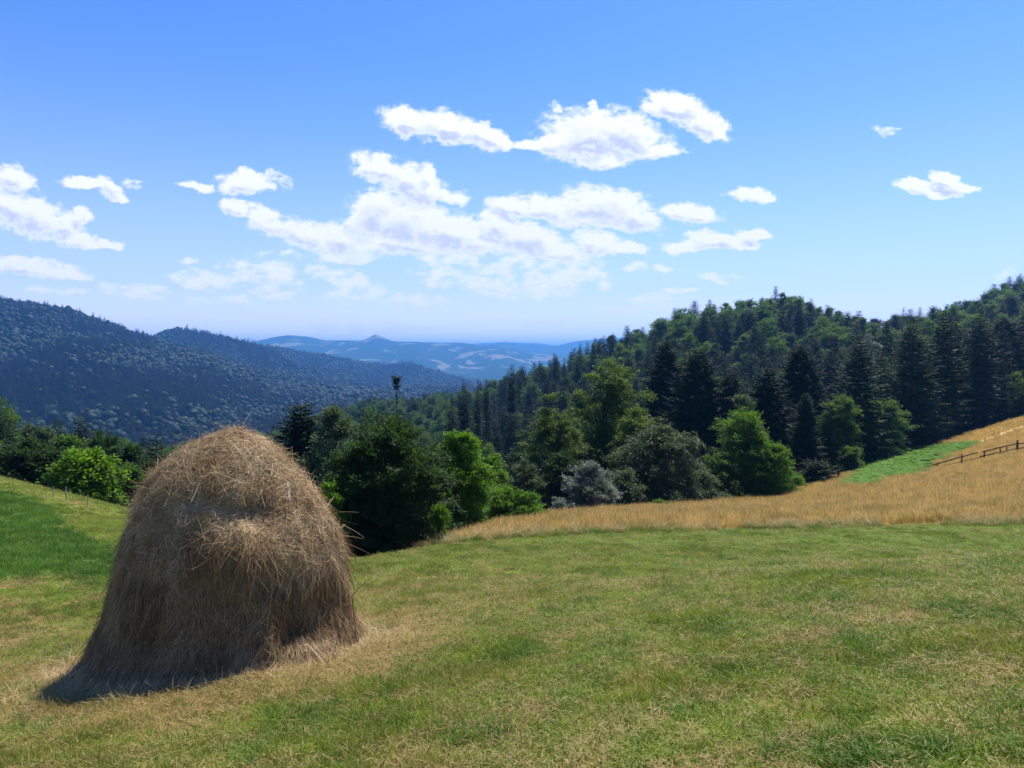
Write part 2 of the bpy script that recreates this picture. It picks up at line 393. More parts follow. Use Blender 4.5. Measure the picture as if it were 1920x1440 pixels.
M['leaf_maple'] = leaf_mat("leaf maple yellow green", (.038, .095, .012), (.115, .215, .022), (.22, .42, .02), tw=.45)
M['leaf_horn'] = leaf_mat("leaf yellow green", (.026, .055, .012), (.066, .108, .024), (.17, .28, .025), tw=.48, spec=.25, rough=.5)
M['leaf_grey'] = leaf_mat("leaf grey willow", (.13, .17, .145), (.28, .33, .27), (.17, .24, .14), tw=.3, spec=.28, rough=.5)
M['leaf_droop'] = leaf_mat("leaf drooping grey green", (.035, .062, .028), (.085, .120, .062), (.12, .20, .04), tw=.4, spec=.28, rough=.5)
M['needle'] = leaf_mat("fir needles", (.006, .019, .008), (.018, .044, .015), (.016, .042, .008), tw=.15, rough=.6, spec=.08)
M['needle_soft'] = leaf_mat("spruce needles", (.012, .028, .010), (.030, .062, .020), (.03, .07, .012), tw=.2, rough=.6, spec=.08)
M['far_leaf'] = leaf_mat("far broadleaf crowns", (.010, .026, .014), (.024, .052, .022), (.025, .065, .015), tw=.25, patch=.008)
M['far_needle'] = leaf_mat("far conifer crowns", (.007, .017, .011), (.020, .040, .020), (.01, .02, .01), tw=.1, patch=.02)
M['fern'] = leaf_mat("fern fronds", (.085, .19, .028), (.18, .34, .060), (.20, .40, .05), tw=.35, spec=.05, patch=.8)
M['bark'] = bark_mat("bark grey brown", (.022, .018, .014), (.060, .050, .042))
M['wood_dark'] = bark_mat("weathered dark rails", (.020, .014, .011), (.055, .040, .032))
M['wood_pale'] = bark_mat("pale bleached stick", (.45, .40, .32), (.68, .63, .54))
M['twig'] = bark_mat("dark twig", (.030, .022, .018), (.065, .045, .035))
M['post_grey'] = bark_mat("grey fence stake", (.22, .20, .16), (.36, .33, .28))

# the meadow: dryness is one field shared by the soil and the blades
def dryness_group():
    g = bpy.data.node_groups.new("dryness", 'ShaderNodeTree')
    g.interface.new_socket('Value', in_out='OUTPUT', socket_type='NodeSocketFloat')
    N = NT(g); go = N.node('NodeGroupOutput'); P = pos(N)
    big, _ = N.noise(P, 0.16, 3, 0.6, 0.4); mid, _ = N.noise(P, 0.8, 4, 0.65, 0.5); sm, _ = N.noise(P, 3.6, 3, 0.6)
    d = N.math('ADD', N.math('MULTIPLY', big, 0.7), N.math('ADD', N.math('MULTIPLY', mid, 1.5), N.math('MULTIPLY', sm, 1.3)))
    d = N.math('ADD', d, -1.40)                       # about 0..1, mean 0.45
    # strewn hay round the stack
    s = N.node('ShaderNodeSeparateXYZ'); N.l.new(P, s.inputs[0])
    dx = N.math('SUBTRACT', s.outputs[0], STACK[0]); dy = N.math('SUBTRACT', s.outputs[1], STACK[1])
    r = N.math('SQRT', N.math('ADD', N.math('MULTIPLY', dx, dx), N.math('MULTIPLY', dy, dy)))
    d = N.math('ADD', d, N.rng(r, 3.2, 1.5, 0.0, 0.7))
    far = N.rng(s.outputs[1], 12.0, 22.0, 0.0, -0.16)
    d = N.math('ADD', d, far, clamp=False)
    N.l.new(N.math('MAXIMUM', 0.0, N.math('MINIMUM', d, 1.0)), go.inputs[0]); return g
STACK = ((415 - 960) / F * 8.6, 8.6)
DRY = dryness_group()
def dry(N):
    n = N.node('ShaderNodeGroup'); n.node_tree = DRY; return n.outputs[0]
def blade_mat(name, green_a, green_b, straw_a, straw_b, bias=0.0, tr=0.35, use_dry=True, ends=None):
    m, N, out = new_mat(name)
    v = attr(N, 'v'); h = attr(N, 'h'); oi = N.node('ShaderNodeObjectInfo')
    P = pos(N); n, _ = N.noise(P, 1.7, 3, 0.6)
    g = N.mix(N.rng(n, 0.3, 0.7), c4(*green_a), c4(*green_b))
    n2, _ = N.noise(N.vmath('ADD', P, (31, 7, 3)), 1.1, 3, 0.6)
    s = N.mix(N.math('ADD', N.math('MULTIPLY', N.math('FRACT', N.math('MULTIPLY', v, 7.31)), 0.6), N.math('MULTIPLY', N.rng(n2, 0.3, 0.7), 0.4)), c4(*straw_a), c4(*straw_b))
    if use_dry: d = N.math('ADD', dry(N), bias)
    else: d = N.math('ADD', N.rng(n2, 0.25, 0.75), bias)
    f = N.rng(N.math('SUBTRACT', d, v), -0.12, 0.12)
    col = N.mix(f, g, s)
    if ends: col = N.mix(N.rng(h, 0.55, 0.8), col, c4(*ends))
    b = N.node('ShaderNodeBsdfPrincipled'); N.l.new(col, b.inputs['Base Color'])
    b.inputs['Roughness'].default_value = 0.55; b.inputs['Specular IOR Level'].default_value = 0.25
    t = N.node('ShaderNodeBsdfTranslucent'); N.l.new(N.mix(1.0, col, c4(1.2, 1.35, .85), 'MULTIPLY'), t.inputs[0])
    mx = N.node('ShaderNodeMixShader'); mx.inputs[0].default_value = tr
    N.l.new(b.outputs[0], mx.inputs[1]); N.l.new(t.outputs[0], mx.inputs[2]); N.l.new(mx.outputs[0], out.inputs[0])
    return m
M['blade'] = blade_mat("mown meadow grass", (.108, .165, .020), (.240, .280, .036), (.25, .160, .060), (.50, .39, .18), -0.10)
M['blade_green'] = blade_mat("lush field grass", (.060, .145, .018), (.120, .235, .032), (.28, .24, .09), (.42, .34, .15), -0.34)
M['blade_gold'] = blade_mat("tall ripe grass", (.24, .20, .08), (.33, .28, .12), (.50, .305, .130), (.74, .53, .28), 0.24, 0.35, False)
M['seed'] = M['blade_gold']
M['straw_litter'] = blade_mat("strewn hay", (.30, .22, .11), (.36, .27, .14), (.40, .30, .15), (.62, .48, .28), 0.5, 0.25, False)

def ground_mat():
    m, N, out = new_mat("ground")
    d = dry(N); P = pos(N)
    n, _ = N.noise(P, 7.0, 6, 0.7); n2, _ = N.noise(P, 1.3, 4, 0.6); nf, _ = N.noise(P, 40.0, 3, 0.6)
    green = N.mix(N.rng(n2, 0.3, 0.7), c4(.088, .140, .014), c4(.150, .210, .026))
    straw = N.mix(N.rng(n, 0.3, 0.7), c4(.15, .11, .045), c4(.36, .26, .11))
    mead = N.mix(N.rng(N.math('ADD', d, N.math('MULTIPLY', N.math('SUBTRACT', n, 0.5), 0.5)), 0.25, 0.65), green, straw)
    lush = N.mix(N.rng(n, 0.3, 0.7), c4(.060, .125, .016), c4(.110, .195, .030))
    gold = N.mix(N.rng(n2, 0.3, 0.7), c4(.42, .29, .12), c4(.55, .38, .16))
    gold = N.mix(N.math('MULTIPLY', N.rng(n, 0.5, 0.75), 0.4), gold, c4(.17, .16, .05))
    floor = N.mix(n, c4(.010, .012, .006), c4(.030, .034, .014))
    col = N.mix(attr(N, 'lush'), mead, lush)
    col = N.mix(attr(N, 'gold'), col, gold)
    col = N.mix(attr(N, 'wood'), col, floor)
    col = N.mix(N.math('MULTIPLY', attr(N, 'track'), 0.85), col, c4(.55, .42, .24))
    b = N.node('ShaderNodeBsdfPrincipled'); N.l.new(col, b.inputs['Base Color'])
    b.inputs['Roughness'].default_value = 0.95; b.inputs['Specular IOR Level'].default_value = 0.1
    bu = N.node('ShaderNodeBump'); bu.inputs['Strength'].default_value = 0.9; bu.inputs['Distance'].default_value = 0.05
    N.l.new(N.math('ADD', n, N.math('MULTIPLY', nf, 0.4)), bu.inputs['Height']); N.l.new(bu.outputs[0], b.inputs['Normal'])
    N.l.new(b.outputs[0], out.inputs[0]); return m
def hill_mat(name, fields):
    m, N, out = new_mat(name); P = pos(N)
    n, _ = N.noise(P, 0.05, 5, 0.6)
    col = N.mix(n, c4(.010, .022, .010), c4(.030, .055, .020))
    if fields:
        # hay fields and pastures between the woods of the far slopes
        q, _ = N.noise(N.scalevec(P, 1 / 260, 1 / 620, 1 / 150), 1.0, 5, 0.6, 0.8)
        e, _ = N.noise(P, 0.012, 3, 0.6)
        fld = N.rng(N.math('ADD', q, N.math('MULTIPLY', N.math('SUBTRACT', e, 0.5), 0.10)), 0.555, 0.575)
        n2, _ = N.noise(P, 0.004, 2, 0.5)
        col = N.mix(N.rng(n, 0.3, 0.7), c4(.016, .040, .018), c4(.035, .075, .030))
        s = N.node('ShaderNodeSeparateXYZ'); N.l.new(P, s.inputs[0])
        gate = N.math('MULTIPLY', N.rng(s.outputs[1], 4700, 5200), N.rng(s.outputs[1], 7350, 7150))
        col = N.mix(N.math('MULTIPLY', fld, gate), col, N.mix(N.rng(n2, .4, .6), c4(.22, .19, .13), c4(.15, .20, .10)))
    b = N.node('ShaderNodeBsdfPrincipled'); N.l.new(col, b.inputs['Base Color'])
    b.inputs['Roughness'].default_value = 1.0; b.inputs['Specular IOR Level'].default_value = 0.0
    bu = N.node('ShaderNodeBump'); bu.inputs['Strength'].default_value = 1.0; bu.inputs['Distance'].default_value = 12.0
    n3, _ = N.noise(P, 0.04, 4, 0.7); N.l.new(n3, bu.inputs['Height']); N.l.new(bu.outputs[0], b.inputs['Normal'])
    N.l.new(b.outputs[0], out.inputs[0]); return m

# ------------------------------------------------------------------ ground sheets
def px_of(x, y): return 960 + F * x / np.maximum(y, 1.0)
def feat_y(i, px): return np.interp(px, *FEAT[i][0])
def gold_front(px): return np.interp(px, [700, 780, 850, 950, 1100, 1300, 1600, 1920, 2700], [99, 24.5, 25.5, 27, 29, 31, 33, 35, 42])
def wood_edge(px): return feat_y(2, px) * 1.02
def zones(x, y):
    px = px_of(x, y); wob = fbm(x / 1.5, y / 1.5, 31, 3)
    gold = np.clip((y - gold_front(px) - wob * 0.6) / 0.5, 0, 1) * (px > 740)
    wob2 = fbm(x / 3, y / 3, 33, 3)
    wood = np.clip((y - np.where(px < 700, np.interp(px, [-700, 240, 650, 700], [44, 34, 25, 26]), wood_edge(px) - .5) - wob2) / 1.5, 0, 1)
    edge = np.interp(px, [-700, 0, 60, 160, 240, 300], [29, 29, 27.5, 21, 17.5, 16])
    lush = np.clip((y - 13.4 - wob * 1.2) / 2.2, 0, 1) * np.clip((edge - y + wob2 * 2.5) / 5, 0, 1) * np.clip((290 - px) / 90, 0, 1)
    # mown strip right of the stack turns greener towards the crest
    lush = np.maximum(lush, 0.45 * np.clip((y - 15) / 6, 0, 1) * np.clip((px - 600) / 80, 0, 1) * (1 - gold))
    return gold, wood, lush
TRACK = [(1680, 856, 78), (1713, 848, 84), (1760, 843, 90), (1830, 832, 97), (1870, 820, 102), (1920, 803, 108), (2000, 780, 118)]
def track_xy():
    pts = [((p - 960) / F * Y, Y) for p, _, Y in TRACK]; return np.array(pts)
def seg_dist(x, y, pts):
    best = np.full(np.shape(x), 1e9)
    for (ax, ay), (bx, by) in zip(pts[:-1], pts[1:]):
        t = np.clip(((x - ax) * (bx - ax) + (y - ay) * (by - ay)) / ((bx - ax) ** 2 + (by - ay) ** 2), 0, 1)
        best = np.minimum(best, np.hypot(x - ax - t * (bx - ax), y - ay - t * (by - ay)))
    return best
ys_near = np.concatenate([np.linspace(-16, 3, 40), np.linspace(3.2, 30, 230), np.exp(np.linspace(math.log(30.2), math.log(160), 150))])
g_near = build_sheet("ground", ys_near, 760, ground_mat())
_co = np.empty(len(g_near.data.vertices) * 3, np.float32); g_near.data.vertices.foreach_get('co', _co); _co = _co.reshape(-1, 3)
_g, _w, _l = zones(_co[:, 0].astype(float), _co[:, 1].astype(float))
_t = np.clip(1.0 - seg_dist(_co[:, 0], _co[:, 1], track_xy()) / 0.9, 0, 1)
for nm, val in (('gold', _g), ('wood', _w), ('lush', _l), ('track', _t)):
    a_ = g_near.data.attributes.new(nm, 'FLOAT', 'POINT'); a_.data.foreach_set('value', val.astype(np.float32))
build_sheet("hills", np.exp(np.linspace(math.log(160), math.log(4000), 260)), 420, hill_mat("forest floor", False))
build_sheet("mountains", np.exp(np.linspace(math.log(4000), math.log(14500), 200)), 900, hill_mat("far slopes", True))

# ------------------------------------------------------------------ trees
def unit(v): return v / (np.linalg.norm(v, axis=-1, keepdims=True) + 1e-9)
def leaf_quads(P, A, Nn, L, W, v):
    """P (n,3) leaf bases, A axis, Nn normal, L length, W width -> rhombic leaves"""
    S_ = unit(np.cross(A, Nn)); n = len(P)
    L = np.broadcast_to(L, (n,))[:, None]; W = np.broadcast_to(W, (n,))[:, None]
    V = np.stack([P, P + A * L * .5 + S_ * W * .5, P + A * L, P + A * L * .5 - S_ * W * .5], 1).reshape(-1, 3)
    Fc = np.arange(4 * n).reshape(-1, 4)
    return V, Fc, np.repeat(v, 4)
def leaf_tris(P, A, Nn, L, W, v):
    S_ = unit(np.cross(A, Nn)); n = len(P)
    L = np.broadcast_to(L, (n,))[:, None]; W = np.broadcast_to(W, (n,))[:, None]
    V = np.stack([P - S_ * W * .5, P + S_ * W * .5, P + A * L], 1).reshape(-1, 3)
    return V, np.arange(3 * n).reshape(-1, 3), np.repeat(v, 3)

def broadleaf_meshes(name, H, Rx, seed, mat, n_spray=1500, per=18, leaf=0.16, spray=0.9, droop=0.35, up=0.35,
                     lobes=None, n_lobe=9, base=0.08, shape='round', ragged=0.25, trunk=True, elong=1.7, cl=16, flat=.38, cmin=.10, cmax=.30):
    """returns (trunk mesh, crown mesh); the crown is sprays of leaves along arching twigs inside and over several lobes"""
    rg = np.random.default_rng(seed)
    if lobes is None:
        lobes = []
        for k in range(n_lobe):
            t = (k + 0.5) / n_lobe
            z = H * (base + (1 - base) * (0.10 + 0.80 * t))
            prof_ = {'round': math.sin(math.pi * min(1, 0.18 + 0.82 * t)) ** 0.6, 'cone': (1 - t) ** 0.75 * 1.0 + .05,
                     'bush': (1 - t ** 2.2) ** 0.5, 'tall': (math.sin(math.pi * (0.12 + 0.86 * t))) ** 0.45}[shape]
            a = k * 2.399 + rg.uniform(-.5, .5); rr = Rx * prof_ * rg.uniform(.35, .62)
            s = Rx * rg.uniform(.38, .55) * (0.55 + 0.45 * prof_)
            lobes.append((math.cos(a) * rr, math.sin(a) * rr, z, s, s, s * rg.uniform(.7, 1.05)))
        lobes.append((0, 0, H * (base + (1 - base) * .5), Rx * .5, Rx * .5, H * .34))
        lobes.append((0, 0, H * .86, Rx * .28, Rx * .28, H * .13))
    Lb = np.array(lobes, float)
    w = (Lb[:, 3] * Lb[:, 5]) ** 1.0; w /= w.sum()
    n = int(n_spray)
    # bough ends: every one carries a cluster of sprays, so the crown breaks into clumps with dark gaps between
    nc = max(8, n // cl); kc = rg.choice(len(Lb), nc, p=w)
    d = unit(rg.normal(size=(nc, 3))); d[:, 2] = np.where(rg.random(nc) < .3, -np.abs(d[:, 2]), np.abs(d[:, 2])); d = unit(d)
    rr = rg.uniform(0.62, 1.0, nc) ** 0.6
    rr = np.where(rg.random(nc) < 0.16, rr * (1 + ragged), rr)
    Cc = Lb[kc, :3] + d * Lb[kc, 3:6] * rr[:, None]
    ci = rg.integers(0, nc, n); k = kc[ci]; d = d[ci]
    cs = Lb[k, 3:6].mean(1)[:, None] * rg.uniform(cmin, cmax, nc)[ci][:, None]
    P = Cc[ci] + rg.normal(size=(n, 3)) * cs * [1, 1, flat]
    P[:, 2] = np.maximum(P[:, 2], H * base * .6)
    out = unit(P - np.array([0, 0, H * .42]) * [1, 1, 1] + rg.normal(size=(n, 3)) * .25 * Rx)
    D = unit(out * [1, 1, .5] + d * .5 + np.array([0, 0, up]) + rg.normal(size=(n, 3)) * .28)
    L = spray * rg.uniform(.55, 1.25, n)
    t = (np.arange(per) + .6) / per
    tt = t[None, :, None]
    C_ = P[:, None] + D[:, None] * tt * L[:, None, None] - np.array([0, 0, 1.0]) * (droop * L)[:, None, None] * tt ** 2
    T = unit(D[:, None] - np.array([0, 0, 2.0]) * droop * tt)
    side = unit(np.cross(T, [0, 0, 1.0])) * np.where(np.arange(per) % 2, 1, -1)[None, :, None]
    jit = rg.normal(size=C_.shape) * leaf * .45
    Pp = (C_ + side * (0.10 * L[:, None, None] * (1 - tt * .7)) + jit).reshape(-1, 3)
    A = unit((side * 1.0 + T * .9 + rg.normal(size=C_.shape) * .45).reshape(-1, 3))
    Nn = unit(np.array([0, 0, 1.0]) + rg.normal(size=Pp.shape) * .55)
    m = len(Pp)
    sv_ = np.repeat(rg.random(nc)[ci] * .45 + rg.random(n) * .2, per) + rg.random(m) * .35
    V, Fc, v = leaf_quads(Pp, A, Nn, leaf * elong * .62 * rg.uniform(.7, 1.3, m), leaf * .62 * rg.uniform(.7, 1.2, m), sv_)
    # bring the crown to its measured height and spread
    kz = H / np.percentile(V[:, 2], 99.7); kr = Rx / np.percentile(np.hypot(V[:, 0], V[:, 1]), 95)
    kz = min(max(kz, .6), 1.15); kr = min(max(kr, .5), 1.4)
    V = V * [kr, kr, kz]
    lobes = [(a * kr, b * kr, c * kz, d_ * kr, e_ * kr, f_ * kz) for a, b, c, d_, e_, f_ in lobes]
    crown = mesh_np(name + " crown", V, Fc, mat, False, {'v': v})
    S = Soup(); r0 = 0.022 * H + .02
    zt = np.linspace(0, H * .88, 9); wob = rg.normal(size=(9, 2)).cumsum(0) * 0.012 * H
    tp = np.column_stack([wob[:, 0] - wob[0, 0], wob[:, 1] - wob[0, 1], zt]); tp[0, 2] = -0.6
    S.tube(tp, np.linspace(r0, r0 * .15, 9), 8)
    for (cx, cy, cz, sx_, sy_, sz_) in lobes:
        z0 = max(H * .10, cz - sx_ * .9 - H * .08); b0 = np.array([np.interp(z0, tp[:, 2], tp[:, 0]), np.interp(z0, tp[:, 2], tp[:, 1]), z0])
        e = np.array([cx, cy, cz]); mid = (b0 + e) / 2 + [0, 0, -.1 * sx_]
        S.tube([b0, mid, e], [r0 * .38, r0 * .25, r0 * .10], 5)
        for q in range(5):
            dd = unit(rg.normal(size=3) + [0, 0, .4]); s_ = mid if q % 2 else e
            S.tube([s_, s_ + dd * [sx_, sy_, sz_] * .5, s_ + dd * [sx_, sy_, sz_] * .95 + [0, 0, .1 * sz_]], [r0 * .12, r0 * .08, r0 * .03], 4)
    return S.mesh(name + " trunk", M['bark'], True), crown

def conifer_meshes(name, H, Rb, seed, mat, whorl=0.42, nb=7, droop=0.25, density=1.0, bare=0.06, pw=0.6, gap=0.0,
                   nest=False, column=False, needle=0.16, sparse_top=0.0, tuft=False):
    rg = np.random.default_rng(seed)
    S = Soup(); r0 = .012 * H + .04
    S.tube(np.column_stack([np.zeros(8), np.zeros(8), np.concatenate([[-.6], np.linspace(H * .05, H * .99, 7)])]), np.linspace(r0, .015, 8), 7)
    zs = []; z = H * bare
    while z < H * .985:
        zs.append(z); z += whorl * (1.0 if z < H * .7 else .75) * rg.uniform(.8, 1.2)
    PP = []; AA = []; LL = []; VV = []
    for z in zs:
        t = (z / H - bare) / (1 - bare)
        if column: rad = Rb * (1 - t) ** .55 * (0.55 + .45 * min(1, t * 5))
        else: rad = Rb * ((1 - t) ** pw) * (0.72 + 0.28 * min(1, t * 6)) + .10
        if tuft: rad = (0.55 * Rb * (0.3 + 1.2 * rg.random()) if t < .90 else Rb * (.6 + .5 * min(1, (t - .90) / .06)))
        if nest and t > .93: rad = max(rad, Rb * .22)
        m_ = nb if (t < .8 or nest or tuft) else max(4, nb - 2)
        a0 = rg.uniform(0, 6.28)
        for b in range(m_):
            if rg.random() < gap + (.74 if (tuft and t < .90) else 0): continue
            a = a0 + b * 6.283 / m_ + rg.uniform(-.25, .25); L = rad * rg.uniform(.72, 1.15)
            if L < .06: continue
            ud = .35 * t - droop * (1 - t) + rg.uniform(-.10, .10)      # up at the top, drooping at the foot
            if tuft and t > .90: ud = .1 + .8 * rg.random()
            d = np.array([math.cos(a), math.sin(a), ud]); d /= np.linalg.norm(d)
            n = max(4, int(L / .11 * density)); s = (np.arange(n) + rg.random(n) * .8) / n
            C_ = np.array([0, 0, z]) + d * (s * L)[:, None] + np.array([0, 0, 1.0]) * (.16 * L * (s ** 2) - .10 * L * s)[:, None]
            side = np.array([-math.sin(a), math.cos(a), 0]); sg = np.where(np.arange(n) % 2, 1, -1)[:, None]
            wl = (.38 * L * (1.05 - s) + .10) * rg.uniform(.7, 1.2, n)
            A = unit(side * sg * 1.0 + d * .75 + rg.normal(size=(n, 3)) * .18 + [0, 0, -.18])
            PP.append(C_); AA.append(A); LL.append(wl); VV.append(rg.random(n) * .5 + .5 * rg.random())
            PP.append(C_[::2] + rg.normal(size=C_[::2].shape) * .03); AA.append(unit(d + rg.normal(size=C_[::2].shape) * .25 + [0, 0, -.35]))
            LL.append(wl[::2] * .7 + .08); VV.append(VV[-1][::2] * .8)
            if L > .8 and not column: S.tube([[0, 0, z], np.array([0, 0, z]) + d * L * .5 - [0, 0, .03 * L], C_[-1]], [.03, .02, .006], 3)
    P = np.vstack(PP); A = np.vstack(AA); L = np.concatenate(LL); v = np.concatenate(VV)
    Nn = unit(np.array([0, 0, 1.0]) + rg.normal(size=P.shape) * .45)
    V, Fc, vv = leaf_quads(P, A, Nn, L, np.maximum(needle * .6, L * .30), v)
    return S.mesh(name + " trunk", M['bark'], True), mesh_np(name + " crown", V, Fc, mat, False, {'v': vv})

def plant_tree(kind, meshes, loc, scale=(1, 1, 1), rz=0.0, label=None, cat='tree', group=None, stemname='trunk', crownname='crown'):
    root = empty(kind, loc, rz); root.scale = scale
    tag(root, label, cat, group)
    link(stemname, meshes[0], root); link(crownname, meshes[1], root)
    return root
def fit(px, top, Y, sink=0.15):
    """where a tree stands under photo column px at distance Y and how tall it is to reach photo row top"""
    g = ground_pt(px, Y); r = ray(px, top); x = (px - 960) / F * Y
    zt = r[2] * Y; g.z -= sink
    return g, zt - g.z
TREES = []        # (x, y, radius) of everything planted by hand

def hand(kind, px, top, Y, wpx, label, maker, cat='tree', group=None, rz=None, **kw):
    g, H = fit(px, top, Y); Rr = wpx / 2 / F * Y
    ms = maker(kind, H, Rr, **kw); TREES.append((g.x, g.y, Rr))
    s = hash((px, top)) % 628 / 100 if rz is None else rz
    return plant_tree(kind, ms, g, rz=s, label=label, cat=cat, group=group,
                      stemname='stem' if cat in ('bush', 'shrub') else 'trunk', crownname='foliage' if cat in ('bush', 'shrub') else 'crown')
def BL(seed, mat, **kw0):
    def f(kind, H, Rr, **kw):
        a = dict(kw0); a.update(kw); return broadleaf_meshes(kind, H, Rr, seed, M[mat], **a)
    return f
CFW = 1.55
def CF(seed, mat, **kw0):
    def f(kind, H, Rr, **kw):
        a = dict(kw0); a.update(kw); return conifer_meshes(kind, H, Rr * CFW, seed, M[mat], **a)
    return f

# --- the row of trees and bushes beyond the left field
hand('maple_tree', 155, 845, 35, 112, "bright yellow-green maple standing just behind the thin fence stakes on the left", BL(11, 'leaf_maple', n_spray=1500, per=16, leaf=.21, spray=.75, shape='round', n_lobe=12, base=.05, up=.15))
hand('broadleaf_tree', 38, 828, 40, 170, "wide mid-green broadleaf left of the bright maple above the green field", BL(12, 'leaf_dark', n_spray=2200, per=16, leaf=.20, spray=.8, n_lobe=12, base=.03))
hand('broadleaf_tree', 118, 818, 52, 120, "dull green broadleaf behind and above the bright maple, to its left", BL(13, 'leaf_mid', n_spray=1500, per=16, leaf=.20, spray=1.0, n_lobe=10, base=.05))
hand('broadleaf_tree', 186, 812, 55, 120, "taller dull green broadleaf rising right behind the bright maple", BL(14, 'leaf_dark', n_spray=1500, per=16, leaf=.20, spray=1.0, n_lobe=10, base=.05))
hand('broadleaf_tree', 240, 836, 50, 90, "dark greyish broadleaf between the bright maple and the haystack's shoulder", BL(15, 'leaf_dark', n_spray=1300, per=16, leaf=.20, spray=.9, base=.05))
hand('broadleaf_tree', 232, 872, 43, 80, "low dark broadleaf with a paler top beside the haystack's left edge", BL(16, 'leaf_mid', n_spray=1100, per=16, leaf=.18, spray=.7, base=.03, shape='bush'))
hand('spruce_tree', 14, 786, 66, 74, "dark spruce tip at the left edge above the wide mid-green broadleaf", CF(17, 'needle'))
hand('spruce_tree', 290, 814, 56, 84, "dark spruce peeping out behind the haystack's upper left shoulder", CF(18, 'needle'))
hand('spruce_tree', 62, 815, 70, 70, "small dark spruce top second from the left edge", CF(19, 'needle'))
hand('broadleaf_tree', -60, 812, 46, 170, "broadleaf half cut by the left edge of the picture", BL(20, 'leaf_mid', n_spray=1600, per=16, leaf=.20, spray=.9, base=.04))
hand('broadleaf_tree', 330, 850, 48, 120, "dark broadleaf mostly hidden behind the haystack", BL(21, 'leaf_dark', n_spray=1200, per=16, leaf=.20, spray=.9, base=.04))

# --- between the stack and the golden grass
hand('fir_tree', 563, 753, 50, 165, "dark fir with a knobbed tip just right of the haystack's crown", CF(31, 'needle', nest=True, nb=8, pw=.52, whorl=.34, density=1.25))
hand('broadleaf_tree', 628, 766, 46, 130, "loose grey-green broadleaf between the knobbed fir and the big dark bush", BL(32, 'leaf_droop', n_spray=1900, per=18, leaf=.17, spray=.9, shape='tall', n_lobe=12, base=.03, ragged=.35))
hand('broadleaf_tree', 722, 784, 27.5, 256, "largest dark green rounded bush-like tree right of the haystack", BL(33, 'leaf_dark', n_spray=4200, per=20, leaf=.115, spray=.62, shape='bush', n_lobe=17, base=.0, up=.55, droop=.2, ragged=.3))
hand('broadleaf_tree', 672, 850, 28.5, 120, "dark green tree filling the gap between haystack and big rounded bush", BL(34, 'leaf_dark', n_spray=1600, per=18, leaf=.12, spray=.6, shape='bush', base=.0))
hand('birch_tree', 862, 812, 33, 122, "fresh green slender tree leaning on the right flank of the big dark bush", BL(35, 'leaf_bright', n_spray=2300, per=18, leaf=.12, spray=.6, shape='tall', n_lobe=12, base=.02, up=.5))
hand('broadleaf_tree', 800, 850, 30, 90, "mid-green tree between the big dark bush and the fresh green slender tree", BL(36, 'leaf_mid', n_spray=1500, per=18, leaf=.12, spray=.6, shape='tall', base=.0))
hand('broadleaf_tree', 918, 856, 40, 78, "small bright green tree behind the low lime bush", BL(37, 'leaf_bright', n_spray=1200, per=16, leaf=.14, spray=.6, shape='tall', base=.02))
hand('lime_bush', 962, 912, 36, 128, "low rounded lime green bush at the left end of the golden grass", BL(38, 'leaf_bright', n_spray=1700, per=16, leaf=.115, spray=.5, shape='bush', n_lobe=11, base=.0, up=.6), cat='bush')
hand('lime_bush', 612, 908, 25, 74, "bright lime bush touching the haystack's right slope", BL(39, 'leaf_bright', n_spray=900, per=16, leaf=.10, spray=.42, shape='bush', base=.0, up=.6), cat='bush')
hand('sapling', 822, 946, 25.5, 44, "little bright sapling at the foot of the big dark bush", BL(40, 'leaf_bright', n_spray=420, per=14, leaf=.085, spray=.34, shape='tall', n_lobe=7, base=.0, up=.4), cat='bush')
hand('pine_tree', 743, 703, 78, 15, "lone tall thin conifer with a dark tuft on a bare stem against the blue ridge", CF(41, 'needle', tuft=True, whorl=.17, nb=9, density=1.6, bare=.3, needle=.08))
hand('fir_tree', 870, 707, 120, 56, "pointed dark fir left of the gap to the far mountains", CF(42, 'needle', nb=7))
hand('fir_tree', 896, 706, 150, 34, "slim dark fir standing right beside a wider pointed fir", CF(43, 'needle', nb=6))
hand('fir_tree', 912, 709, 160, 36, "slim dark fir nearest the gap to the far mountains", CF(44, 'needle', nb=6, nest=True))
hand('fir_tree', 848, 742, 84, 72, "dark fir above the fresh green slender tree", CF(45, 'needle', nb=7))
hand('spruce_tree', 960, 680, 175, 40, "thin fir with a broken-looking tip where the forest edge meets the far fields", CF(46, 'needle', nest=True, gap=.2))

# --- the big clump in front of the forest
hand('hornbeam_tree', 1142, 680, 66, 180, "tall arching yellow-green hornbeam, highest of the light trees mid-slope", BL(51, 'leaf_horn', n_spray=3600, per=22, leaf=.17, spray=1.35, shape='tall', n_lobe=17, base=.03, droop=.55, up=.55, ragged=.4))
hand('hornbeam_tree', 1040, 742, 57, 132, "second arching yellow-green hornbeam, lower and left of the tallest", BL(52, 'leaf_horn', n_spray=2400, per=22, leaf=.15, spray=1.15, shape='tall', n_lobe=13, base=.02, droop=.55, up=.5, ragged=.35))
hand('hornbeam_tree', 1192, 770, 60, 96, "arching hornbeam between the tallest hornbeam and the dark spruces", BL(53, 'leaf_horn', n_spray=1900, per=22, leaf=.15, spray=1.2, shape='round', base=.02, droop=.6, up=.5, ragged=.4))
hand('broadleaf_tree', 985, 862, 52, 84, "dull grey-green small tree above the low lime bush", BL(54, 'leaf_droop', n_spray=1200, per=18, leaf=.13, spray=.7, shape='bush', base=.0))
hand('broadleaf_tree', 1060, 850, 53, 120, "deep green tree in the shade under the left hornbeam", BL(55, 'leaf_dark', n_spray=1500, per=18, leaf=.14, spray=.8, shape='bush', base=.0))
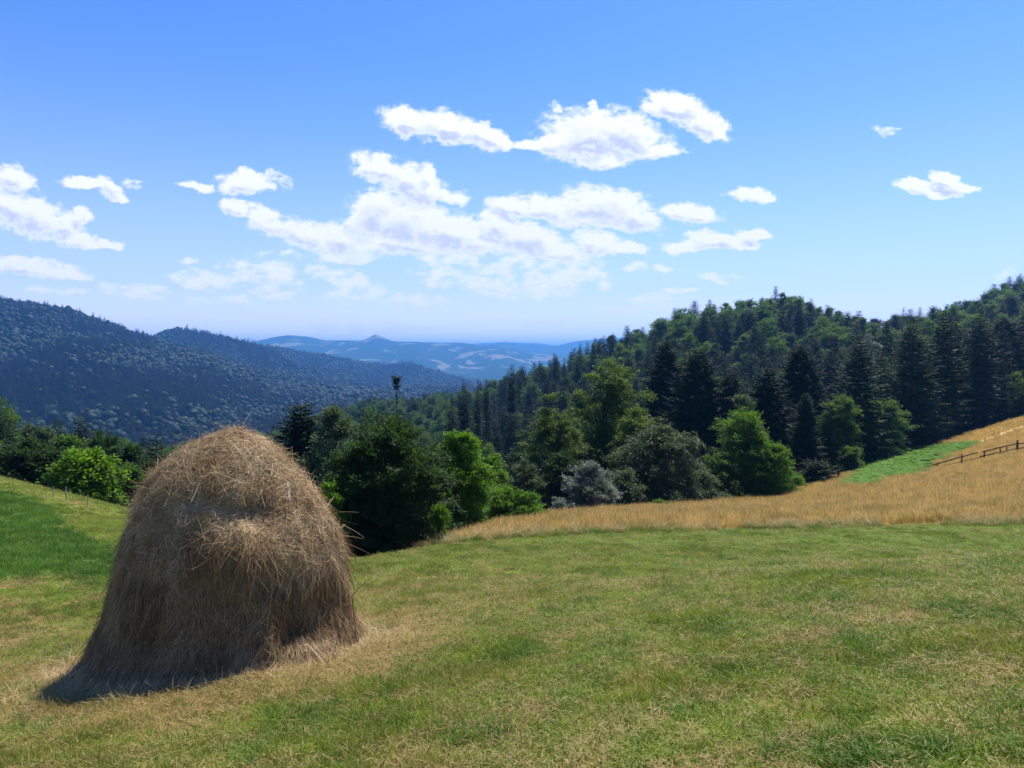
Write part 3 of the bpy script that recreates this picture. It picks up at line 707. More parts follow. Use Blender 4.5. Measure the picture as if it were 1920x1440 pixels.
hand('willow_bush', 1106, 868, 48.5, 104, "upright silvery grey willow bush at the edge of the golden grass", BL(56, 'leaf_grey', n_spray=2300, per=18, leaf=.095, spray=.6, shape='tall', n_lobe=12, base=.0, up=1.0, droop=.1, elong=2.6), cat='bush')
hand('willow_bush', 1050, 934, 46.5, 50, "knee-high silvery bush left of the upright willow", BL(57, 'leaf_grey', n_spray=620, per=16, leaf=.09, spray=.4, shape='bush', n_lobe=7, base=.0, up=.6, elong=2.4), cat='bush')
hand('willow_tree', 1238, 800, 55, 180, "wide drooping grey-green tree right of the silvery willow", BL(58, 'leaf_droop', n_spray=3400, per=24, leaf=.13, spray=1.25, shape='bush', n_lobe=16, base=.0, droop=.75, up=.55, ragged=.45, elong=2.0))
hand('willow_tree', 1322, 884, 56, 92, "small drooping grey tree between the wide drooping tree and the beech", BL(59, 'leaf_droop', n_spray=1300, per=20, leaf=.12, spray=.8, shape='bush', base=.0, droop=.7, up=.5))
hand('willow_tree', 1170, 880, 52, 100, "grey-green tree behind and right of the upright willow", BL(60, 'leaf_droop', n_spray=1500, per=20, leaf=.12, spray=.8, shape='bush', base=.0, droop=.6, up=.4))
hand('shrub', 1240, 936, 50, 76, "low fresh green shrub below the wide drooping tree", BL(61, 'leaf_bright', n_spray=520, per=14, leaf=.11, spray=.45, shape='bush', n_lobe=7, base=.0, up=.5), cat='bush')
hand('beech_tree', 1398, 772, 62, 130, "tiered bright green beech in front of the black spruces", BL(62, 'leaf_bright', n_spray=2300, per=20, leaf=.17, spray=1.1, shape='cone', n_lobe=15, base=.03, droop=.4, up=.3, ragged=.5))
hand('beech_tree', 1450, 832, 60, 92, "bright green rounded tree at the right foot of the tiered beech", BL(63, 'leaf_bright', n_spray=1900, per=18, leaf=.14, spray=.8, shape='round', base=.0, droop=.35, up=.4))
hand('beech_tree', 1352, 850, 60, 92, "mid-green tree at the left foot of the tiered beech", BL(64, 'leaf_mid', n_spray=1400, per=18, leaf=.14, spray=.9, shape='round', base=.0, droop=.4, ragged=.5))
hand('birch_tree', 1392, 742, 72, 62, "pale feathery treetop rising behind the tiered beech", BL(65, 'leaf_droop', n_spray=1300, per=18, leaf=.16, spray=1.0, shape='cone', base=.04))
hand('shrub', 1192 + 290, 906, 62, 44, "small green shrub at the foot of the bright rounded tree", BL(66, 'leaf_mid', n_spray=380, per=14, leaf=.11, spray=.4, shape='bush', n_lobe=6, base=.0), cat='bush')
hand('spruce_tree', 1310, 650, 92, 150, "tall black spruce directly behind the tiered beech", CF(71, 'needle', nb=8, density=1.1, pw=.52))
hand('spruce_tree', 1250, 634, 104, 130, "tall black spruce rising over the hornbeams", CF(72, 'needle', nb=8, pw=.52))
hand('beech_tree', 1290, 662, 130, 100, "yellow-green treetop glowing between the two tall black spruces", BL(73, 'leaf_horn', n_spray=1600, per=18, leaf=.24, spray=1.4, shape='cone', base=.04))
hand('spruce_tree', 1500, 644, 100, 135, "tallest dense dark spruce left of the pale roundish broadleaves", CF(74, 'needle', nb=9, density=1.1, pw=.55, whorl=.36))
hand('spruce_tree', 1440, 686, 88, 125, "dark drooping spruce with dull brownish branch tips", CF(75, 'needle', nb=8, pw=.5))
hand('spruce_tree', 1372, 690, 92, 120, "dark spruce right of the tall black one behind the beech", CF(76, 'needle', nb=8, pw=.52))
hand('columnar_spruce', 1513, 736, 84, 62, "narrow smooth black column-shaped spruce at the forest edge", CF(77, 'needle', column=True, nb=11, whorl=.22, density=1.3, bare=.01))
hand('fir_tree', 1535, 862, 76, 92, "squat young dark fir at the foot of the column-shaped spruce", CF(78, 'needle_soft', nb=8, whorl=.3, bare=.01, pw=.52))
hand('broadleaf_tree', 1577, 745, 93, 84, "grey-green speckled broadleaf right of the column-shaped spruce", BL(79, 'leaf_mid', n_spray=2200, per=18, leaf=.20, spray=1.1, shape='tall', n_lobe=13, base=.06, ragged=.3))
hand('broadleaf_tree', 1598, 838, 88, 52, "low yellow-green tree tucked under two taller broadleaves by the ferns", BL(80, 'leaf_horn', n_spray=900, per=16, leaf=.17, spray=.8, shape='cone', base=.0))
hand('broadleaf_tree', 1648, 752, 102, 96, "rounded green broadleaf with feathery right side above the ferns", BL(81, 'leaf_mid', n_spray=2100, per=18, leaf=.21, spray=1.2, shape='tall', n_lobe=13, base=.03, ragged=.45))
hand('broadleaf_tree', 1670, 690, 125, 76, "bright green treetop behind the feathery broadleaf", BL(82, 'leaf_horn', n_spray=1300, per=18, leaf=.26, spray=1.3, shape='cone', base=.05))
hand('birch_tree', 1628, 630, 150, 66, "pale silvery treetop mid-slope above the speckled broadleaf", BL(83, 'leaf_grey', n_spray=1200, per=16, leaf=.28, spray=1.5, shape='cone', base=.06))
hand('spruce_tree', 1720, 668, 122, 106, "black spruce right of the feathery broadleaf", CF(84, 'needle', nb=8, pw=.5))
hand('spruce_tree', 1775, 640, 130, 118, "broad black spruce above the bend of the fern bank", CF(85, 'needle', nb=9, pw=.48))
hand('spruce_tree', 1830, 615, 140, 120, "massive black spruce over the golden slope", CF(86, 'needle', nb=9, pw=.48))
hand('spruce_tree', 1880, 596, 150, 110, "black spruce near the right edge over the pale track", CF(87, 'needle', nb=9, pw=.5))
hand('broadleaf_tree', 1748, 745, 116, 74, "dull green broadleaf with lit twig ends between black spruces", BL(88, 'leaf_droop', n_spray=1500, per=18, leaf=.22, spray=1.3, shape='round', base=.04, ragged=.5))
hand('beech_tree', 1906, 700, 136, 90, "lit green broadleaf at the right edge above the pale track", BL(89, 'leaf_horn', n_spray=1500, per=18, leaf=.24, spray=1.4, shape='round', base=.1))
hand('spruce_tree', 1960, 560, 160, 130, "black spruce cut by the right edge", CF(90, 'needle', nb=9, pw=.5))

# ------------------------------------------------------------------ the forest on the hill
def protos_conifer():
    out = []
    for k, (mat, pw, gap, nest, drp) in enumerate([('needle', .55, .0, False, .25), ('needle', .6, .05, True, .3), ('needle_soft', .5, .0, False, .15), ('needle_soft', .7, .12, False, .3), ('needle', .42, .08, True, .2)]):
        out.append(conifer_meshes("conifer %s" % "abcde"[k], 20.0, 3.5 + .35 * (k % 3), 200 + k, M[mat], whorl=.55, nb=8, droop=drp, density=.7, bare=.12, pw=pw, gap=gap, nest=nest, needle=.26))
    return out
def protos_broad():
    out = []
    for k, (mat, shp) in enumerate([('leaf_mid', 'round'), ('leaf_mid', 'tall'), ('leaf_dark', 'round'), ('leaf_horn', 'tall'), ('leaf_dark', 'cone'), ('leaf_droop', 'round')]):
        out.append(broadleaf_meshes("broadleaf %s" % "abcdef"[k], 19.0, 4.4, 300 + k, M[mat], n_spray=1500, per=13, leaf=.36, spray=1.1, shape=shp, n_lobe=15, base=.06, droop=.35, up=.45, ragged=.15, cl=11, flat=.7, cmin=.16, cmax=.40))
    return out
CON = protos_conifer(); BRO = protos_broad()
def poisson(xmin, xmax, ymin, ymax, dmin_fn, accept, seed, tries):
    """dart throwing with a coarse grid"""
    rg = np.random.default_rng(seed); cell = 4.0; grid = {}; pts = []
    X = rg.uniform(xmin, xmax, tries); Y = rg.uniform(ymin, ymax, tries)
    ok = accept(X, Y); X = X[ok]; Y = Y[ok]; Dm = dmin_fn(X, Y)
    for x, y, dm in zip(X, Y, Dm):
        i, j = int(x // cell), int(y // cell); r = int(dm // cell) + 1; bad = False
        for a in range(i - r, i + r + 1):
            for b in range(j - r, j + r + 1):
                for (qx, qy) in grid.get((a, b), ()):
                    if (qx - x) ** 2 + (qy - y) ** 2 < dm * dm: bad = True; break
                if bad: break
            if bad: break
        if bad: continue
        grid.setdefault((i, j), []).append((x, y)); pts.append((x, y))
    return np.array(pts)
def acc_forest(X, Y):
    px = px_of(X, Y)
    c = (Y > wood_edge(px) + 9) & (px > -350) & (px < 2350)
    c &= ~((px < 700) & (Y < 62))
    for (tx, ty, tr) in TREES: c &= (X - tx) ** 2 + (Y - ty) ** 2 > (tr * .55 + 1.6) ** 2
    return c
PTS = poisson(-150, 420, 40, 640, lambda x, y: 5.3 + np.clip((y - 100) / 200, 0, 1) * 1.5, acc_forest, 5, 60000)
def hidden_mask(P):
    """trees whose whole height lies behind nearer ground are not worth planting"""
    x, y = P[:, 0], P[:, 1]; top = (terrain(x, y) + 22) / y; vis = np.ones(len(P), bool)
    for f in np.linspace(.12, .98, 24):
        yy = y * f; xx = x * f; vis &= top > terrain(xx, yy) / yy
    return vis
PTS = PTS[hidden_mask(PTS)]
print("forest trees", len(PTS))
rgf = np.random.default_rng(77)
PTS = PTS[np.argsort(PTS[:, 1])]
PZ = terrain(PTS[:, 0], PTS[:, 1]); PPX = px_of(PTS[:, 0], PTS[:, 1])
mixn = fbm(PTS[:, 0] / 38, PTS[:, 1] / 38, 51, 2)
# conifers thick at the foot of the slope and along the left shoulder, broadleaves on the round top
bias = np.interp(PPX, [400, 700, 950, 1150, 1350, 1500, 1600, 1750, 2000], [-.1, -.15, .15, .02, -.14, -.22, .05, .0, .05])
isc = (mixn * .9 + bias + rgf.normal(size=len(PTS)) * .33) > 0.02
isc |= (PPX > 1215) & (PPX < 1560) & (PTS[:, 1] < 175) & (rgf.random(len(PTS)) < .9)
isc |= (PPX >= 1560) & (PTS[:, 1] < 165) & (rgf.random(len(PTS)) < .7)
NEAR_Y = 232
hh = np.where(isc, rgf.uniform(.62, 1.22, len(PTS)), rgf.uniform(.70, 1.12, len(PTS)))
hh *= np.interp(PTS[:, 1], [50, 110, 200, 330], [.62, .85, .95, 1.0])
hh *= np.interp(PPX, [300, 700, 860, 1000], [.75, .75, .85, 1])
hh *= np.where((PPX > 930) & (PPX <= 1190) & (PTS[:, 1] < 110), .6, 1.0)
hh *= np.where((PPX > 1190) & (PPX < 1560) & (PTS[:, 1] < 125), .66, 1.0)
KIND_N = {'c': 0, 'b': 0}; rest = []
def zone_label(px, y, con, lightness):
    if px < 760: where = "behind the haystack and the big dark bush"
    elif px < 1000: where = "on the low shoulder left of the hornbeams"
    elif px < 1230: where = "on the slope behind the hornbeams"
    elif px < 1560: where = "behind the tiered beech and tall black spruces"
    elif px < 1800: where = "on the slope above the fern bank"
    else: where = "above the golden slope at the right"
    row = "lower" if y < 130 else ("middle" if y < 185 else "upper")
    what = ("dark conifer" if con else lightness + " broadleaf")
    return "%s, %s rows %s" % (what, row, where), "%s, %s rows %s" % ("conifers" if con else lightness + " broadleaves", row, where)
first = {}
for i in range(len(PTS)):
    con = bool(isc[i]); x, y = PTS[i]; key = 'c' if con else 'b'
    if y < NEAR_Y and KIND_N[key] < 295:
        KIND_N[key] += 1
        if con: k = int(rgf.integers(len(CON))); ms = CON[k]
        else:
            k = int(rgf.choice([0, 1, 2, 3, 4, 5], p=[.28, .22, .10, .22, .06, .12])); ms = BRO[k]
        light = ("mid-green", "mid-green", "dark green", "yellow-green", "dark green", "grey-green")[k] if not con else ""
        lab, grp = zone_label(PPX[i], y, con, light)
        s = float(hh[i]); w = s * float(rgf.uniform(.95, 1.4))
        name = 'conifer' if con else 'broadleaf_tree'
        if (key, k) not in first:
            o = plant_tree(name, ms, (x, y, PZ[i] - .2), (w, w, s), rgf.uniform(0, 6.28), lab, 'tree', grp); first[(key, k)] = o
        else:
            src = first[(key, k)]; o = src.copy(); COL.objects.link(o)
            o.location = (x, y, PZ[i] - .2); o.scale = (w, w, s); o.rotation_euler = (0, 0, rgf.uniform(0, 6.28))
            tag(o, lab, 'tree', grp)
            for ch in src.children:
                c = ch.copy(); COL.objects.link(c); c.parent = o
    else: rest.append(i)
print("individual conifers, broadleaves:", KIND_N, "rest", len(rest))

# ---- scatter of small things nobody could count, as instances on points
def scatter(name, P, protos, scale, rotz, idx, tilt=None, kind='stuff', label=None):
    """one object: geometry nodes put prototype idx on every point"""
    me = bpy.data.meshes.new(name); P = np.asarray(P, np.float32); n = len(P)
    me.vertices.add(n); me.vertices.foreach_set('co', P.ravel())
    sc3 = np.asarray(scale, np.float32); sc3 = np.repeat(sc3[:, None], 3, 1) if sc3.ndim == 1 else sc3
    rot = np.zeros((n, 3), np.float32); rot[:, 2] = rotz
    if tilt is not None: rot[:, :2] = tilt
    for an, av in (('scl', sc3), ('rot', rot)):
        a = me.attributes.new(an, 'FLOAT_VECTOR', 'POINT'); a.data.foreach_set('vector', av.ravel())
    a = me.attributes.new('pick', 'INT', 'POINT'); a.data.foreach_set('value', np.asarray(idx, np.int32))
    o = link(name, me)
    coll = bpy.data.collections.new(name + " kinds")
    for k, pm in enumerate(protos):
        po = bpy.data.objects.new("%s kind %02d" % (name, k), pm); coll.objects.link(po)
    g = bpy.data.node_groups.new(name + " scatter", 'GeometryNodeTree')
    g.interface.new_socket('Geometry', in_out='INPUT', socket_type='NodeSocketGeometry')
    g.interface.new_socket('Geometry', in_out='OUTPUT', socket_type='NodeSocketGeometry')
    gi = g.nodes.new('NodeGroupInput'); go = g.nodes.new('NodeGroupOutput')
    ci = g.nodes.new('GeometryNodeCollectionInfo'); ci.inputs['Collection'].default_value = coll
    ci.inputs['Separate Children'].default_value = True; ci.inputs['Reset Children'].default_value = True
    ip = g.nodes.new('GeometryNodeInstanceOnPoints'); ip.inputs['Pick Instance'].default_value = True
    g.links.new(gi.outputs[0], ip.inputs['Points']); g.links.new(ci.outputs[0], ip.inputs['Instance'])
    for an, dt, sk in (('scl', 'FLOAT_VECTOR', 'Scale'), ('rot', 'FLOAT_VECTOR', 'Rotation'), ('pick', 'INT', 'Instance Index')):
        na = g.nodes.new('GeometryNodeInputNamedAttribute'); na.data_type = dt; na.inputs[0].default_value = an
        src = na.outputs[0]
        if sk == 'Rotation':
            e = g.nodes.new('FunctionNodeEulerToRotation'); g.links.new(src, e.inputs[0]); src = e.outputs[0]
        g.links.new(src, ip.inputs[sk])
    g.links.new(ip.outputs[0], go.inputs[0])
    md = o.modifiers.new('scatter', 'NODES'); md.node_group = g
    tag(o, label, None, None, kind)
    return o
def join_proto(name, ms):
    """trunk + crown as one prototype mesh for the uncounted forest"""
    me = bpy.data.meshes.new(name); bm = bmesh.new(); bm.from_mesh(ms[1]); nb = len(bm.faces); bm.from_mesh(ms[0])
    bm.faces.ensure_lookup_table()
    for f in bm.faces[nb:]: f.material_index = 1
    bm.to_mesh(me); bm.free(); me.materials.append(ms[1].materials[0]); me.materials.append(M['bark']); return me
rest = np.array(rest)
FP = [join_proto("forest kind", m_) for m_ in CON + BRO]
rP = np.column_stack([PTS[rest], PZ[rest] - .2])
ridx = np.where(isc[rest], rgf.integers(0, 5, len(rest)), 5 + rgf.choice(6, len(rest), p=[.28, .24, .12, .20, .08, .08]))
rw = hh[rest] * rgf.uniform(.95, 1.45, len(rest))
scatter("forest", rP, FP, np.column_stack([rw, rw, hh[rest]]), rgf.uniform(0, 6.28, len(rest)), ridx,
        label="mixed forest of dark conifers and green broadleaves covering the upper hill on the right")

# ---- the woods of the far ridges
def low_conifer(seed):
    return conifer_meshes("far conifer", 18.0, 4.6, seed, M['far_needle'], whorl=1.2, nb=8, density=.3, bare=.1, pw=.5, needle=1.1)[1]
def low_broad(seed):
    """one far crown: a few lumpy domes, knobbly all over"""
    rg = np.random.default_rng(seed); bm = bmesh.new()
    for k in range(6):
        a = rg.uniform(0, 6.28); rr = 0 if k == 0 else rg.uniform(1.6, 3.2); s = rg.uniform(2.2, 3.4) if k else 3.8
        mt = Matrix.Translation((math.cos(a) * rr, math.sin(a) * rr, 8.5 + rg.uniform(-2.6, 2.8) + (2.2 if k == 0 else 0))) @ Matrix.Diagonal((s, s, s * 1.05, 1))
        bmesh.ops.create_icosphere(bm, subdivisions=3, radius=1, matrix=mt)
    V = np.array([v.co[:] for v in bm.verts]); Fc = np.array([[v.index for v in f.verts] for f in bm.faces]); bm.free()
    n = rg.normal(size=len(V)) * .20 + .55 * fbm(V[:, 0] * 1.1 + V[:, 2], V[:, 1] * 1.1 - V[:, 2] * .7, seed, 3)
    V = V + unit(V - [0, 0, 7.5]) * n[:, None]
    L = broadleaf_meshes("far broadleaf", 14.5, 4.6, seed, M['far_leaf'], n_spray=70, per=5, leaf=1.1, spray=1.3, n_lobe=8, base=.15, shape='round')[1]
    S = Soup(); S.add(V, Fc, np.clip(.4 + n * .5, 0, 1))
    co = np.empty(len(L.vertices) * 3, np.float32); L.vertices.foreach_get('co', co); co = co.reshape(-1, 4, 3)
    S.add(co[:, [0, 1, 2]].reshape(-1, 3), np.arange(len(co) * 3).reshape(-1, 3), .6)
    return S.mesh("far broadleaf", M['far_leaf'])
FARP = [low_conifer(401), low_conifer(402), low_conifer(403), low_broad(411), low_broad(412), low_broad(413), low_broad(414)]
def far_wood(name, y0, y1, px0, px1, step, seed, label, grow=1.0):
    rg = np.random.default_rng(seed)
    n = int(((px1 - px0) / F) * (y1 ** 2 - y0 ** 2) / 2 / step ** 2)
    y = np.sqrt(rg.uniform(y0 ** 2, y1 ** 2, n)); px = rg.uniform(px0, px1, n); x = (px - 960) / F * y
    z = terrain(x, y)
    # keep only what nearer ground leaves in sight
    top = (z + 16 * grow) / y; vis = np.ones(n, bool)
    for f in np.linspace(.25, .985, 26): vis &= top > (terrain(x * f, y * f) + 2.0 * (f > .3)) / (y * f) - .0008
    x, y, z = x[vis], y[vis], z[vis]; n = len(x)
    mixv = fbm(x / 95 + y / 900, y / 260, 61, 3) * 1.5 + rg.normal(size=n) * .42
    con = mixv > -.12
    idx = np.where(con, rg.integers(0, 3, n), 3 + rg.integers(0, 4, n))
    s = rg.uniform(.42, .95, n) * grow * np.where(con, 1.25, 1.0) * np.where(rg.random(n) < .12, 1.35, 1.0)
    print(name, n)
    return scatter(name, np.column_stack([x, y, z - .5]), FARP, np.column_stack([s * np.where(con, 1.0, 1.22) * rg.uniform(.8, 1.25, n), s * np.where(con, 1.0, 1.22) * rg.uniform(.8, 1.25, n), s * np.where(con, 1.0, 1.15)]), rg.uniform(0, 6.28, n), idx, label=label)
far_wood("distant_forest", 640, 2000, -420, 1150, 6.3, 71, "blue-shaded mixed wood covering the steep mountain side on the left")
far_wood("farther_forest", 2000, 3500, -300, 1250, 10.5, 72, "hazy wood on the lower ridge before the far mountains", 1.15)

# ------------------------------------------------------------------ grass, ferns, strewn hay
def tuft_mesh(name, seed, mat, n, radius, h0, h1, w, lean=.35, flat=0.0, head=0.0, seg=2, curl=.3):
    """n narrow blades in a small round patch; v = random per blade, h = height along it; flat share lies on the ground"""
    rg = np.random.default_rng(seed)
    r = radius * np.sqrt(rg.random(n)); a = rg.uniform(0, 6.283, n)
    B = np.column_stack([r * np.cos(a), r * np.sin(a), np.full(n, -.01)])
    az = rg.uniform(0, 6.283, n); ln = np.abs(rg.normal(0, lean, n)); L = rg.uniform(h0, h1, n)
    fl = rg.random(n) < flat
    ln = np.where(fl, rg.uniform(1.25, 1.5, n), ln); B[:, 2] = np.where(fl, rg.uniform(.004, .03, n), B[:, 2]); L = np.where(fl, L * 1.25, L)
    D = np.column_stack([np.sin(ln) * np.cos(az), np.sin(ln) * np.sin(az), np.cos(ln)])
    bend = np.column_stack([np.cos(az), np.sin(az), -.5 * np.ones(n)]) * (curl * rg.random(n) * np.where(fl, .15, 1))[:, None]
    fa = rg.uniform(0, 6.283, n); Sd = np.column_stack([np.cos(fa), np.sin(fa), np.zeros(n)])
    V = []; H = []
    rows = seg + 1
    for k in range(rows):
        t = k / seg; c = B + D * (L * t)[:, None] + bend * (L * t * t)[:, None]
        ww = w * (1 - .75 * t) if head == 0 else w * (.55 if t < .7 else head * (1.25 - t))
        V += [c - Sd * ww * .5, c + Sd * ww * .5]; H += [np.full(n, t)] * 2
    V = np.stack(V, 1).reshape(-1, 3); H = np.stack(H, 1).ravel()
    q = np.array([[2 * k, 2 * k + 1, 2 * k + 3, 2 * k + 2] for k in range(seg)])
    Fc = (np.arange(n)[:, None, None] * (2 * rows) + q[None]).reshape(-1, 4)
    v = rg.random(n); v = np.where(fl, v * .35, v)
    return mesh_np(name, V, Fc, mat, False, {'v': np.repeat(v, 2 * rows), 'h': H})
def field_points(seed, bands, px0, px1, accept):
    """random ground points, density per square metre by distance band"""
    rg = np.random.default_rng(seed); out = []
    for (y0, y1, dens) in bands:
        area = (px1 - px0) / F * (y1 * y1 - y0 * y0) / 2; n = int(area * dens)
        y = np.sqrt(rg.uniform(y0 * y0, y1 * y1, n)); px = rg.uniform(px0, px1, n); x = (px - 960) / F * y
        ok = accept(x, y, rg.random(n)); out.append(np.column_stack([x[ok], y[ok]]))
    P = np.vstack(out); return np.column_stack([P, terrain(P[:, 0], P[:, 1])])
def near_stack(x, y, k=1.0): return ((x - STACK[0]) / 1.42) ** 2 + ((y - STACK[1]) / 1.2) ** 2 < k
def acc_mown(x, y, u):
    g, w, l = zones(x, y); px = px_of(x, y)
    lush_f = (l > .5) & (px < 330)
    return (g < .5) & (w < .9) & ~near_stack(x, y, .8) & ~(lush_f & (u > .15))
def scat(name, P, protos, s0, s1, seed, label, tilt=.12, pick=None, size=None):
    rg = np.random.default_rng(seed); n = len(P); print(name, n)
    s = rg.uniform(s0, s1, n) * (1 if size is None else size)
    return scatter(name, P, protos, s, rg.uniform(0, 6.283, n), rg.integers(0, len(protos), n) if pick is None else pick,
                   rg.normal(0, tilt, (n, 2)), label=label)
mown = [tuft_mesh("mown tuft", 500 + k, M['blade'], 100, .17, .018, .050, .0060, lean=.7, flat=.28, curl=.6) for k in range(5)]
mown += [tuft_mesh("mown tuft tall", 510 + k, M['blade'], 70, .11, .040, .095, .0062, lean=.5, flat=.1, curl=.6) for k in range(2)]
PM = field_points(81, [(1.4, 2.8, 40), (2.8, 6.5, 170), (6.5, 9, 130), (9, 15, 75), (15, 24, 38), (24, 40, 20)], -260, 2180, acc_mown)
PM = np.vstack([PM, field_points(181, [(1.2, 6.0, 120)], 2180, 3300, acc_mown), field_points(182, [(6, 12, 40)], 2180, 2600, acc_mown), field_points(183, [(1.2, 6.0, 60)], -1500, -260, acc_mown)])
_r = np.random.default_rng(3); _tall = fbm(PM[:, 0] / .9, PM[:, 1] / .9, 90, 3) + _r.normal(size=len(PM)) * .2 > .24
scat("mown_grass", PM, mown, .75, 1.25, 82, "short mown meadow grass, green mixed with dry straw, around the haystack",
     pick=np.where(_tall, 5 + _r.integers(0, 2, len(PM)), _r.integers(0, 5, len(PM))), size=np.interp(PM[:, 1], [5, 12, 30], [1, 1.15, 1.5]))
# clumps of fresh taller grass, stronger where the ground stays moist
fresh = [tuft_mesh("fresh clump", 520 + k, M['blade_green'], 60, .10, .06, .15, .007, lean=.45, curl=.8, seg=3) for k in range(3)]
def view_spot(px, py, r):
    x, y = ground_hit(px, py, 2.5, 30.0); return x, y, r
def ground_hit(px, py, y0=30.0, y1=140.0):
    """where the view line of a photo pixel meets the ground: used once to survey clumps, the fern bank and the fence"""
    r = ray(px, py); ys = np.linspace(y0, y1, 900); z = terrain(r[0] * ys, ys); k = np.where(z >= r[2] * ys)[0]
    Y = ys[k[0]] if len(k) else y1; return float(r[0] * Y), float(Y)
SPOTS = [view_spot(*q) for q in ((1640, 1395, .34), (1700, 1410, .25), (1860, 1385, .26), (1900, 1330, .2), (1570, 1290, .16), (560, 1350, .26), (620, 1330, .12), (690, 1190, .16), (1600, 1215, .22), (1000, 1225, .3), (1170, 1215, .22),
   (860, 1147, .10), (940, 1180, .08), (300, 1290, .10), (470, 1275, .12), (440, 1290, .10), (120, 1360, .2), (900, 1385, .2), (1130, 1080, .3), (1240, 1105, .25), (780, 1120, .3), (1420, 1430, .2), (1000, 1330, .18), (1240, 1350, .15), (200, 1160, .15), (80, 1130, .2), (1830, 1150, .4), (1560, 1120, .3))]
def acc_fresh(x, y, u):
    g, w, l = zones(x, y); n = fbm(x / 1.6, y / 1.6, 95, 3)
    spots = np.zeros(np.shape(x), bool)
    for (qx, qy, qr) in SPOTS: spots |= (x - qx) ** 2 + ((y - qy) * .8) ** 2 < (qr * (.6 + .7 * u)) ** 2
    return (g < .3) & (w < .5) & ~near_stack(x, y, 1.25) & ((n > .14 + u * .5) | spots)
PF = field_points(83, [(2.8, 10, 40), (10, 20, 16), (20, 34, 6)], -200, 2150, acc_fresh)
scat("fresh_grass", PF, fresh, .55, 1.1, 84, "scattered darker green clumps of fresh grass in the mown meadow")
lushp = [tuft_mesh("lush tuft", 530 + k, M['blade_green'], 90, .20, .05, .12, .010, lean=.5, curl=.6) for k in range(4)]
PL = field_points(85, [(12.5, 20, 30), (20, 34, 20)], -420, 300, lambda x, y, u: zones(x, y)[2] > .25 + .5 * u)
scat("lush_grass", PL, lushp, .9, 1.4, 86, "even bright green field grass on the slope left of the haystack")
# ripe tall grass on the right
gold = [tuft_mesh("ripe tuft", 540 + k, M['blade_gold'], 46, .24, .42, .80, .013, lean=.16, curl=.22, seg=4, head=1.9) for k in range(5)]
def acc_gold(x, y, u):
    g, w, l = zones(x, y); px = px_of(x, y)
    return (g > .5) & (w < .6) & ~fern_zone(x, y) & (seg_dist(x, y, track_xy()) > .8)
FERN_POLY = np.array([(1588, 905), (1640, 872), (1700, 846), (1760, 836), (1830, 829), (1800, 851), (1758, 872), (1735, 890), (1680, 903), (1620, 918), (1580, 925)], float)
def ground_hit(px, py, y0=30.0, y1=140.0):
    """where the view line of a photo pixel meets the ground: used once to survey the fern bank and the fence"""
    r = ray(px, py); ys = np.linspace(y0, y1, 900); z = terrain(r[0] * ys, ys); k = np.where(z >= r[2] * ys)[0]
    Y = ys[k[0]] if len(k) else y1; return float(r[0] * Y), float(Y)
FERN_XY = np.array([ground_hit(*p) for p in FERN_POLY])
print("fern outline", FERN_XY.round(1).tolist())
def in_poly(x, y, P):
    c = np.zeros(np.shape(x), bool); n = len(P)
    for i in range(n):
        x0, y0 = P[i]; x1, y1 = P[(i + 1) % n]
        with np.errstate(divide='ignore', invalid='ignore'):
            c ^= ((y0 > y) != (y1 > y)) & (x < (x1 - x0) * (y - y0) / (y1 - y0) + x0)
    return c
def fern_zone(x, y): return in_poly(x + 1.1 * fbm(x / 1.8, y / 1.8, 41, 3), y + 3.2 * fbm(x / 2.4, y / 2.4, 42, 3), FERN_XY)
PG = field_points(87, [(23, 40, 15), (40, 62, 9), (62, 90, 7), (90, 150, 5)], 740, 2150, acc_gold)
gs = np.interp(PG[:, 1] - gold_front(px_of(PG[:, 0], PG[:, 1])), [0, .5, 1.5, 4], [.55, .8, 1.0, 1.0]) * np.interp(PG[:, 1], [30, 60, 90], [1.0, .95, .75])
gs = gs * np.interp(fbm(PG[:, 0] / 3, PG[:, 1] / 3, 43, 3), [-.5, .5], [.8, 1.15]) * np.interp(px_of(PG[:, 0], PG[:, 1]), [780, 1000, 1400], [.75, .85, 1.0])
scat("ripe_grass", PG, gold, .8, 1.15, 88, "tall ripe golden-orange grass standing between mown meadow and forest", size=gs)
fringe = [tuft_mesh('fringe clump', 570, M['blade_green'], 50, .16, .12, .30, .010, lean=.4, curl=.8, seg=3), tuft_mesh('fringe clump', 571, M['blade'], 50, .16, .12, .34, .010, lean=.4, curl=.8, seg=3), tuft_mesh('pale bent clump', 572, M['straw_litter'], 46, .12, .25, .55, .012, lean=.5, curl=.9, seg=4)]
# uncut green fringe and bent pale clumps where mown meadow meets ripe grass
PE = field_points(89, [(22, 45, 30)], 780, 2150, lambda x, y, u: (np.abs(y - gold_front(px_of(x, y)) + .1) < .9 * (.2 + u ** 2)) & (fbm(x / 1.6, y / 1.6, 44, 3) > -.05))
scat("green_fringe", PE, fringe, .8, 1.5, 90, "rough green grass fringe along the front edge of the ripe grass")
